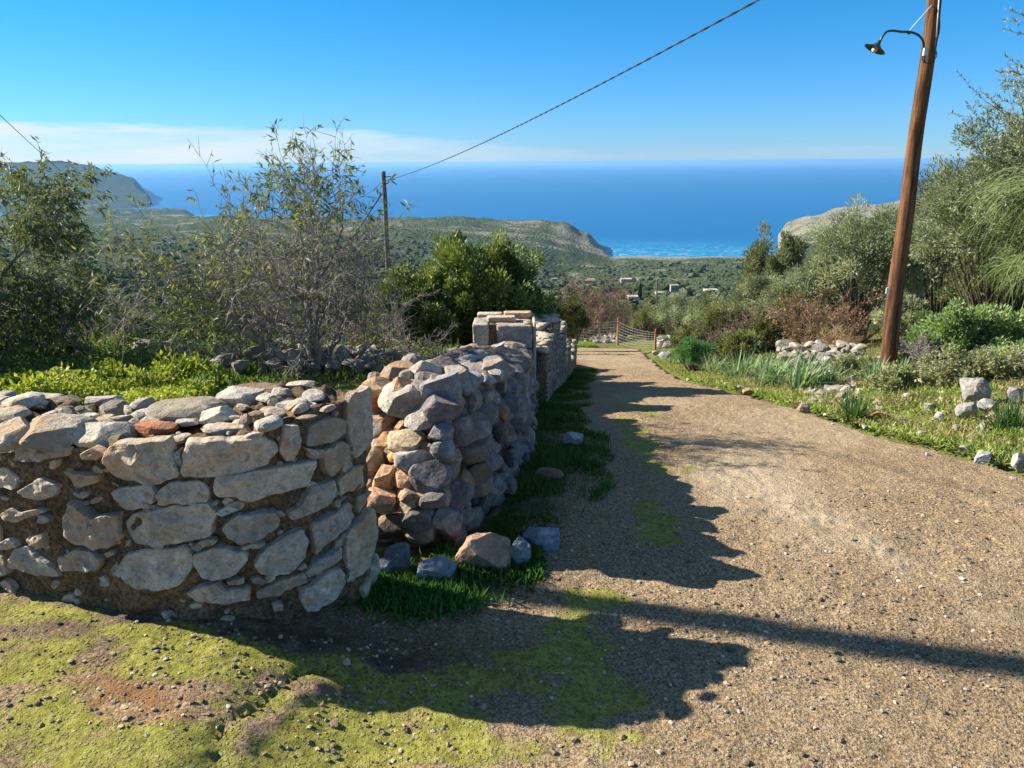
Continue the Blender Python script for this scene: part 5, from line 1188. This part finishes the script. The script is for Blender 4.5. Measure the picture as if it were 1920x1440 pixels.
def field_fn(px0, px1, py0, py1, h):
    def f(rg, n):
        out = []; pts = [gp(px, py) for px in np.linspace(px0, px1, 8) for py in (py0, py1)]
        y0, y1 = min(p.y for p in pts), max(p.y for p in pts); y = rg.uniform(y0, y1, n); a = rg.uniform(xat(px0, 1), xat(px1, 1), n); x = a*y
        keep = (vnoise(x*2.5, y*2.5, 4.2)+.4*rg.normal(size=n)) > -.35; x, y = x[keep], y[keep]
        return np.stack([x, y, G(x, y)+rg.rand(len(x))**1.2*h*(.25+1.9*np.clip(vnoise(x*2.6, y*2.6, 9)*.7+.5*vnoise(x*7, y*7, 2)+.35, 0, 1.3)**1.5)], -1)
    return f
cover('leafy_weeds', 'bright yellow-green leafy weeds right behind the curved wall', 'weeds', field_fn(-120, 430, 716, 770, .12), 30000, .036, .6, [(.20, .27, .04), (.29, .35, .05), (.36, .40, .07), (.10, .17, .03)], 6, flat=1.0, up=.6, mat=M_LEAF)
cover('field_grass', 'green field plants among the stones behind the bare tree', 'weeds', field_fn(-160, 860, 650, 735, .09), 60000, .05, .35, [(.08, .15, .03), (.12, .2, .04), (.15, .18, .06)], 7, flat=.8, up=.8, mat=M_LEAF)
cover('far_verge_grass', 'strip of lit grass at the far bend of the road', 'grass', lambda rg, n: (lambda x, y: np.stack([x, y, G(x, y)], -1))(rg.uniform(1.2, 2.9, n), rg.uniform(25.5, 29, n)), 12000, .09, .2, [(.2, .32, .05), (.26, .36, .07)], 8)
rs = np.random.RandomState(55); mbs_ = MB()
for i in range(150):
    y = 3.6+8*rs.rand()**1.6; x = float(edge_x(y))+rs.rand()*min(2.6, .9+y*.25); w = rs.uniform(.03, .10); V, F = rock(7000+i % 25, (w*1.3, w, w*.8), 2, 9, .5, .85, .03); k = rs.uniform(.8, 1.3)
    mbs_.add(V@rotm(rs.uniform(-.3, .3), rs.uniform(-.3, .3), rs.uniform(0, 6)).T+np.array([x, y, g1(x, y)+w*.2]), F, (k*1.06, k, k*.9))
tag(mbs_.build('small_stones', M_FARSTONE), 'small pale stones scattered through the weeds of the right verge', 'stones', kind='stuff')
cover('dry_grass', 'straw-coloured dead grass mixed into the right bank', 'grass', strip_fn(3.8, 14, lambda y: .1, lambda y: np.interp(y, [3, 5, 8, 16], [1.8, 3.4, 4.2, 3]), edge_x, 1.3, .25, 8.1), 22000, .09, .05, [(.42, .32, .17), (.34, .27, .14), (.28, .26, .12)], 15, flat=.7, lift=.04)

# ------------------------------------------------------------------ scrub on the slopes
def scrub():
    rg = np.random.RandomState(12); n = 15000
    az = rg.uniform(-.72, .66, n); r = np.exp(rg.uniform(math.log(38), math.log(1250), n)); x, y = np.sin(az)*r, np.cos(az)*r
    dens = vnoise(x/45, y/45, 2.2)+.5*vnoise(x/12, y/12, 7.2); keep = dens+rg.normal(size=n)*.35 > -.5; x, y, r = x[keep], y[keep], r[keep]; n = len(x)
    z = G(x, y); V0, F0 = ICO[2]
    Vs, Fs, Cs = [], [], []
    s = np.clip(rg.lognormal(0, .35, n)*np.interp(r, [38, 200, 1250], [.75, 1.5, 2.2]), .4, 4.5)
    base = [V0*(1+.32*fbm(V0[:, 0]*2.3+k*9, V0[:, 1]*2.3, V0[:, 2]*2.3, 3))[:, None] for k in range(12)]
    cols = np.array([(.055, .078, .03), (.085, .10, .045), (.12, .135, .075), (.04, .06, .025)])
    for i in range(n):
        V = base[i % 12]*np.array([s[i], s[i], s[i]*.72]); a = rg.uniform(0, 6); ca, sa = math.cos(a), math.sin(a)
        V = np.stack([V[:, 0]*ca-V[:, 1]*sa, V[:, 0]*sa+V[:, 1]*ca, V[:, 2]], -1)+np.array([x[i], y[i], z[i]+s[i]*.25])
        Vs.append(V); Fs.append(F0+i*len(V0)); Cs.append(np.broadcast_to(cols[rg.randint(4)]*rg.uniform(.8, 1.25), (len(V0), 3)))
    m, nt, b = mat_base('scrub_foliage'); P = pos(nt); nn = noise(nt, 2.2, 6, .8, P); t = attr(nt, 'tint', 'Color')
    nt.links.new(mixc(nt, 1.0, t, ramp(nt, nn, [(.35, (.45, .45, .45)), (.6, (1.35, 1.35, 1.25))]), 'MULTIPLY'), b.inputs['Base Color'])
    b.inputs['Roughness'].default_value = 1; b.inputs['Specular IOR Level'].default_value = 0; bump(nt, b, nn, 1.0, 1.2)
    tag(mk('scrub', np.concatenate(Vs), [np.concatenate(Fs)], m, col=np.concatenate(Cs), smooth=False), 'evergreen scrub covering the slopes down to the sea', 'scrub', kind='stuff')
scrub()

# ------------------------------------------------------------------ poles, lamp, cable
def pole(name, base, top, r0, r1, mat, label, seed, cat='pole', group=None, bulge=True):
    base = np.array(base, float); top = np.array(top, float); n = 70; t = np.linspace(0, 1, n)[:, None]; root = empty(name, tuple(base), label, cat, group)
    k = 22; th = np.linspace(0, 2*np.pi, k, endpoint=False); rg = np.random.RandomState(seed)
    ax = base*(1-t)+top*t; Hh = np.linalg.norm(top-base); ax[:, 0] += .012*np.sin(t[:, 0]*5+seed)+.006*np.sin(t[:, 0]*17)
    Rr = np.interp(t[:, 0], [0, 1], [r0, r1])[:, None]*(1+.035*fbm(np.cos(th)[None]*1.2+seed, np.sin(th)[None]*1.2, t*Hh*1.3, 3))
    for _ in range(9 if bulge else 0):
        tk, ak = rg.uniform(.02, .98), rg.uniform(0, 6.28); da = np.angle(np.exp(1j*(th-ak)))[None]; Rr = Rr+r0*.16*np.exp(-(da/.4)**2-((t-tk)*Hh/.07)**2)
    V = ax[:, None]+np.stack([np.cos(th)[None]*Rr, np.sin(th)[None]*Rr, np.zeros((n, k))], -1)
    idx = np.arange(n*k).reshape(n, k); idn = np.roll(idx, -1, 1); F = np.stack([idx[:-1], idn[:-1], idn[1:], idx[1:]], -1).reshape(-1, 4)
    mk('shaft', V.reshape(-1, 3), [F, np.array([idx[-1]])], mat, root, smooth=True); return root
pb = gp(1662, 712); Yp = pb.y
p0 = np.array([pb.x, Yp, pb.z-.3]); pt = np.array(at(1757, -60, Yp)); 
rp = 15.5*Yp/FPX
lampost = pole('lamp_pole', p0, pt, rp, rp*.72, M_POLE, 'tall brown wooden utility pole carrying a street lamp on the right bank', 3, 'utility pole')
def A_(px, py, dy=0): return np.array(at(px, py, Yp+dy))
def prop(name, polys, mat, parent, k=8): return tubes(polys, k).build(name, mat, parent, smooth=True)
lamp = empty('street_lamp', tuple(A_(1733, 110, -rp)), 'green street lamp with a cone shade on a curved arm on the brown pole', 'street lamp')
ap = np.array([A_(x, y, dy) for x, y, dy in [(1733, 118, -rp*.9), (1732, 95, -rp*.9), (1731, 78, -.14), (1722, 66, -.14), (1708, 60.5, -.14), (1690, 59.5, -.15), (1672, 57.5, -.16), (1662, 60, -.17), (1655, 68, -.18), (1650, 78, -.18)]])
ap = smooth_path(ap, 6); prop('arm', [(ap, np.full(len(ap), 2.0*Yp/FPX))], M_GREENMETAL, lamp, 10)
ln = np.array(A_(1639, 91, -.18)); ld = (A_(1632, 104, -.18)-A_(1650, 74, -.18)); ld = ld/np.linalg.norm(ld)
def lathe(prof, c, ax, k=28):
    ax = ax/np.linalg.norm(ax); u = np.cross(ax, [0, 1, .3]); u /= np.linalg.norm(u); w = np.cross(ax, u); th = np.linspace(0, 2*np.pi, k, endpoint=False)
    V = np.concatenate([c+ax*h+r*(np.cos(th)[:, None]*u+np.sin(th)[:, None]*w) for h, r in prof]); n = len(prof); idx = np.arange(n*k).reshape(n, k); idn = np.roll(idx, -1, 1)
    return V, np.stack([idx[:-1], idn[:-1], idn[1:], idx[1:]], -1).reshape(-1, 4)
u_ = Yp/FPX; tl = A_(1650, 76, -.18)
V, F = lathe([(0, .3*u_), (0, 2.6*u_), (4*u_, 3.4*u_), (8*u_, 6*u_), (12*u_, 11*u_), (15*u_, 18*u_), (15.6*u_, 18.3*u_), (15*u_, 17.5*u_), (12*u_, 10.5*u_), (8.8*u_, 5.5*u_), (8.8*u_, .2*u_)], tl, ld)
mk('lamp_shade', V, [F], M_GREENMETAL, lamp, smooth=True)
V, F = lathe([(8*u_, .2*u_), (8*u_, 4.2*u_), (17*u_, 4.6*u_), (19.5*u_, 3.4*u_), (20*u_, .1*u_)], tl, ld, 16); mk('bulb', V, [F], M_BULB, lamp, smooth=True)
prop('brace', [(np.array([A_(1706, 57, -.14), A_(1747, 10, -rp*.6)]), np.full(2, 1.0*u_))], M_WHITEMETAL, lamp, 6)
V, F = lathe([(-2*u_, .1*u_), (-2*u_, 3.2*u_), (2*u_, 3.2*u_), (2*u_, .1*u_)], A_(1704, 61, -.14), np.array([1, 0, .1]), 10); mk('clamp', V, [F], M_GREENMETAL, lamp)
V, F = boxr(A_(1735, 96, -rp-.02), (.035, .03, .075), 4, 3, 0, .006); mk('junction_box', V, [F], M_WHITEMETAL, lamp)
lp = smooth_path(np.array([A_(1733, 100, -rp*1.1), A_(1729, 110, -rp*1.15), A_(1736, 118, -rp*1.25), A_(1748, 116, -rp*1.15), A_(1756, 104, -rp*.9), A_(1754, 88, -rp*1.0), A_(1756, 70, -rp*1.0)]), 8)
prop('lead', [(lp, np.full(len(lp), .9*u_))], M_CABLE, lamp, 6)
prop('conduit', [(np.array([A_(1756, 70, -rp*1.0), A_(1762, -20, -rp*.8)]), np.full(2, 1.1*u_))], M_WHITEMETAL, lampost, 6)
V, F = boxr(A_(1668, 545, -rp*.95)+np.array([-.02, 0, 0]), (.03, .012, .06), 4, 3, 0, .004); mk('tag', V, [F], M_LABEL, lampost)

Y2 = 36.0; t2 = np.array(at(719, 321, Y2)); b2_ = np.array([at(724, 480, Y2).x, Y2, 0]); b2_[2] = g1(b2_[0], b2_[1])-.3
pole2 = pole('utility_pole', b2_, t2, .125, .10, M_OLDPOLE, 'grey weathered utility pole below the road, right behind the almond tree', 5, 'utility pole', None, False)
def P2(px, py, dy=-.1): return np.array(at(px, py, Y2+dy))
prop('bracket', [(np.array([P2(721, 331), P2(733, 331.5), P2(732, 337)]), np.full(3, .022)), (np.array([P2(721, 345), P2(727, 344), P2(729, 338)]), np.full(3, .022))], M_CABLE, pole2, 6)
# twisted overhead cable
A0 = np.array(at(729, 337, Y2)); B0 = np.array(at(1300, 0, 11.0)); dirv = B0-A0; E0 = A0+dirv*2.6
def cable_pts(A, B, sag, n=260):
    t = np.linspace(0, 1, n)[:, None]; p = A*(1-t)+B*t; p[:, 2] -= (4*sag*t*(1-t))[:, 0]; return p
E0[2] += 2.2
cp = cable_pts(A0, E0, 1.35)
root = empty('overhead_cable', tuple(A0), 'thick twisted cable rising from the grey pole across the sky to the upper right', 'cable')
th = np.linspace(0, 2*np.pi*110, 2400); tt = np.linspace(0, 1, 2400); cc = np.stack([np.interp(tt, np.linspace(0, 1, len(cp)), cp[:, i]) for i in range(3)], -1)
for ph in (0, np.pi):
    off = np.stack([np.cos(th+ph)*.006, np.zeros(2400), np.sin(th+ph)*.006], -1); prop('strand', [(cc+off, np.full(2400, .0085))], M_CABLE, root, 5)
# lower cable leaving the grey pole to the left
l1 = cable_pts(np.array(at(720, 357, Y2)), np.array([-42, 95, -32.]), 1.6, 60); tag(prop('overhead_cable', [(l1, np.full(60, .03))], M_CABLE, None, 5), 'cable dropping left from the grey pole behind the almond branches', 'cable')
# pole outside the picture whose shadow crosses the road, and its wire
sh = gp(1450, 1190); kx = 7.2; bx, by = sh.x-1.60*kx/1.0*0-7.4, sh.y+7.4*.475/1.60
pole3 = pole('utility_pole', (bx, by, g1(bx, by)-.2), (bx, by, g1(bx, by)+6.6), .085, .07, M_POLE, 'slim wooden pole left of the view whose shadow crosses the road', 7, 'utility pole', None, False)
wA = np.array([bx, by, g1(bx, by)+6.4]); wM = np.array(at(0, 216, 14.0)); wB = np.array(at(245, 402, 120.0))
w_ = cable_pts(wM, wB, 1.0, 90); w_ = np.vstack([wA[None], w_]); tag(prop('thin_wire', [(w_, np.full(len(w_), .007))], M_CABLE, None, 4), 'thin wire slanting down across the left sky to the valley', 'wire')

# ------------------------------------------------------------------ fence at the bend
def post(px, ptop, pbot, label, Y=None):
    b = gp(px, pbot); t = at(px, ptop, b.y); root = empty('fence_post', tuple(b), label, 'fence post', 'orange fence posts with red tops')
    h = t.z-b.z; r = 2.1*b.y/FPX
    V, F = lathe([(-.2, r), (h*.78, r)], np.array(b), np.array([0, 0, 1.]), 10); mk('shaft', V, [F], M_ORANGE, root, smooth=True)
    V, F = lathe([(h*.78, r*1.05), (h*.97, r*1.05), (h, r*.8), (h, .001)], np.array(b), np.array([0, 0, 1.]), 10); mk('painted_top', V, [F], M_RED, root, smooth=True)
    return np.array(b), np.array([t.x, t.y, t.z])
print('POST', gp(1158, 648), gp(1228, 658), gp(1500,700), gp(1850,770), gp(1320,690))
pA = post(1158, 597, 648, 'farther orange fence post with a red top')
pB = post(1228, 617, 658, 'nearer orange fence post with a red top, beside the cream boulders')
def netting(name, a0, a1, b0, b1, nr, nc, label, r=.0045):
    root = empty(name, tuple(a0), label, 'fence'); polys = []
    for i in range(nr):
        t = i/(nr-1); p, q = a0*(1-t)+a1*t, b0*(1-t)+b1*t; s = np.linspace(0, 1, 9)[:, None]; L = p*(1-s)+q*s; L[:, 2] -= .08*(4*s*(1-s))[:, 0]; polys.append((L, np.full(9, r)))
    for j in range(nc):
        t = j/(nc-1); p, q = a0*(1-t)+b0*t, a1*(1-t)+b1*t; dz = .08*4*t*(1-t); polys.append((np.array([p, q])-np.array([0, 0, dz]), np.full(2, r*.8)))
    tubes(polys, 4).build('mesh', M_WIRE, root)
up = np.array([0, 0, .10])
netting('wire_fence', pA[0]+up, pA[1]-up, pB[0]+up, pB[1]-up, 8, 16, 'rusty wire netting gate sagging between the two orange posts')
fe = np.array(gp(1300, 668)); fe = pB[0]+np.array([2.6, 1.2, -.25]); netting('wire_fence', pB[0]+up, pB[1]-up, fe+up, fe+np.array([0, 0, .7]), 6, 16, 'wire netting fence running right from the nearer orange post into the bushes')
fl = pA[0]+np.array([-1.5, .8, 0]); fl[2] = g1(fl[0], fl[1]); netting('wire_fence', fl+up, fl+np.array([0, 0, .95]), pA[0]+up, pA[1]-up, 9, 14, 'grey wire netting left of the farther orange post')
for px, lab in ((1147, 'thin grey fence stake just left of the farther orange post'), (1123, 'thin grey fence stake in front of the bare reddish tree')):
    b = gp(px, 642); V, F = lathe([(-.2, .02), (.85, .02), (.86, .001)], np.array([0, 0, 0.]), np.array([0, 0, 1.]), 6); o = mk('fence_stake', V, [F], M_ZINC); o.location = b; tag(o, lab, 'stake', 'thin grey fence stakes')

# ------------------------------------------------------------------ houses in the valley
def bx(V0, x0, x1, y0, y1, z0, z1):
    V = np.array([(x, y, z) for z in (z0, z1) for x, y in ((x0, y0), (x1, y0), (x1, y1), (x0, y1))], float); F = np.array([(3, 2, 1, 0), (4, 5, 6, 7), (0, 1, 5, 4), (1, 2, 6, 5), (2, 3, 7, 6), (3, 0, 4, 7)]); V0.add(V, F)
def house(name, px, pbot, wpx, hpx, D, label, wall, roof, wins, pitched=False, chim=False):
    p = gp(px, pbot+1, 60, 1500); D = p.y; w = wpx*D/FPX; h = hpx*D/FPX*1.0; root = empty(name, tuple(p), label, 'house', 'stone houses down in the valley'); dp = w*.8
    x0, x1, y0, y1, z0 = p.x-w/2, p.x+w/2, D, D+dp, p.z
    m = MB(); bx(m, x0, x1, y0, y1, z0-2, z0+h); m.build('wall', wall, root)
    m = MB()
    if pitched:
        V = np.array([(x0-.3, y0-.3, z0+h), (x1+.3, y0-.3, z0+h), (x1+.3, y1+.3, z0+h), (x0-.3, y1+.3, z0+h), (x0-.3, (y0+y1)/2, z0+h+w*.22), (x1+.3, (y0+y1)/2, z0+h+w*.22)]); m.add(V, [np.array([(0, 1, 5, 4), (2, 3, 4, 5), (3, 2, 1, 0)]), np.array([(0, 4, 3), (1, 2, 5)])])
    else: bx(m, x0-.2, x1+.2, y0-.2, y1+.2, z0+h+.002, z0+h+.35)
    m.build('roof', roof, root)
    for (u, v, ww, hh) in wins:
        m = MB(); bx(m, x0+u*w-ww/2, x0+u*w+ww/2, y0-.06, y0+.05, z0+v*h, z0+v*h+hh); m.build('window', M_SHADEWIN, root)
house('tower_house', 1265, 549, 15, 14, 430, 'tall pale stone tower house with two dark windows in the valley', M_HOUSE, M_HOUSE, [(.3, .45, .7, 1.0), (.7, .45, .7, 1.0), (.5, .1, .9, 1.1)])
house('flat_house', 1335, 549, 24, 5, 430, 'low cream flat-roofed house right of the tower house', M_PLASTER, M_PLASTER, [(.3, .3, .9, .8), (.7, .3, .9, .8)])
house('flat_house', 1188, 561, 20, 5, 400, 'low whitish house half hidden left of the cypress', M_PLASTER, M_PLASTER, [(.4, .2, .9, .8)])
house('roofed_house', 1107, 529, 16, 4, 620, 'small house with a clay roof at the foot of the dark hill', M_PLASTER, M_ROOF, [(.3, .3, .9, .8), (.7, .3, .9, .8)], True)
house('flat_house', 1175, 528, 20, 5, 620, 'cream house with a flat roof on the green slope above the cypress', M_PLASTER, M_PLASTER, [(.3, .3, .9, .8), (.7, .3, .9, .8)])
house('flat_house', 1243, 552, 24, 3, 425, 'low stone house beside the foot of the tower house', M_HOUSE, M_HOUSE, [(.5, .2, .9, .6)])
house('flat_house', 1040, 526, 10, 4, 600, 'small grey house just right of the dark evergreen bush', M_HOUSE, M_HOUSE, [(.5, .3, .9, .6)])
vb = at(1232, 556, 170); pole('utility_pole', (vb.x, 170, vb.z-4), tuple(at(1232, 524, 170)), .16, .12, M_OLDPOLE, 'dark utility pole standing in the valley left of the tower house', 9, 'utility pole', None, False)
cy = at(1200, 556, 380); V, F = rock(5, (5.0, 5.0, 8.5), 3, 4, .9, 1.0, .2); rc = empty('cypress_tree', tuple(cy), 'dark slim cypress in the valley left of the utility pole', 'tree')
rg = np.random.RandomState(3); n = 2500; hh = rg.rand(n); aa = rg.uniform(0, 6.28, n); r_ = 1.1*(1-hh)**.6*np.minimum(1, hh*6)*rg.uniform(.5, 1, n)
P = np.stack([cy.x+np.cos(aa)*r_, cy.y+np.sin(aa)*r_, cy.z-1+hh*7.5], -1); V, F = leaf_quads(P, np.stack([np.cos(aa)*.4, np.sin(aa)*.4, np.ones(n)], -1), .6, .3, rg)
mk('crown', V, [F], M_LEAF, rc, col=tint_leaves(rg, n, [(.025, .045, .02), (.04, .06, .025)])); prop('trunk', [(np.array([[cy.x, cy.y, cy.z-3], [cy.x, cy.y, cy.z+5]]), np.array([.15, .04]))], M_BARKD, rc, 6)

# ------------------------------------------------------------------ haze
def haze():
    V = np.array([(x, y, z) for z in (SEA-60, 9.0) for x, y in ((-95000, -95000), (95000, -95000), (95000, 95000), (-95000, 95000))], float)
    F = np.array([(3, 2, 1, 0), (4, 5, 6, 7), (0, 1, 5, 4), (1, 2, 6, 5), (2, 3, 7, 6), (3, 0, 4, 7)])
    m = bpy.data.materials.new('haze'); m.use_nodes = True; nt = m.node_tree; nt.nodes.clear()
    o = nt.nodes.new('ShaderNodeOutputMaterial'); v = nt.nodes.new('ShaderNodeVolumePrincipled'); v.inputs['Color'].default_value = (.28, .58, 1.0, 1); v.inputs['Density'].default_value = HAZE; v.inputs['Anisotropy'].default_value = .2
    nt.links.new(v.outputs[0], o.inputs['Volume']); tag(mk('haze', V, [F], m), kind='stuff')
HAZE = 0.00005
haze()
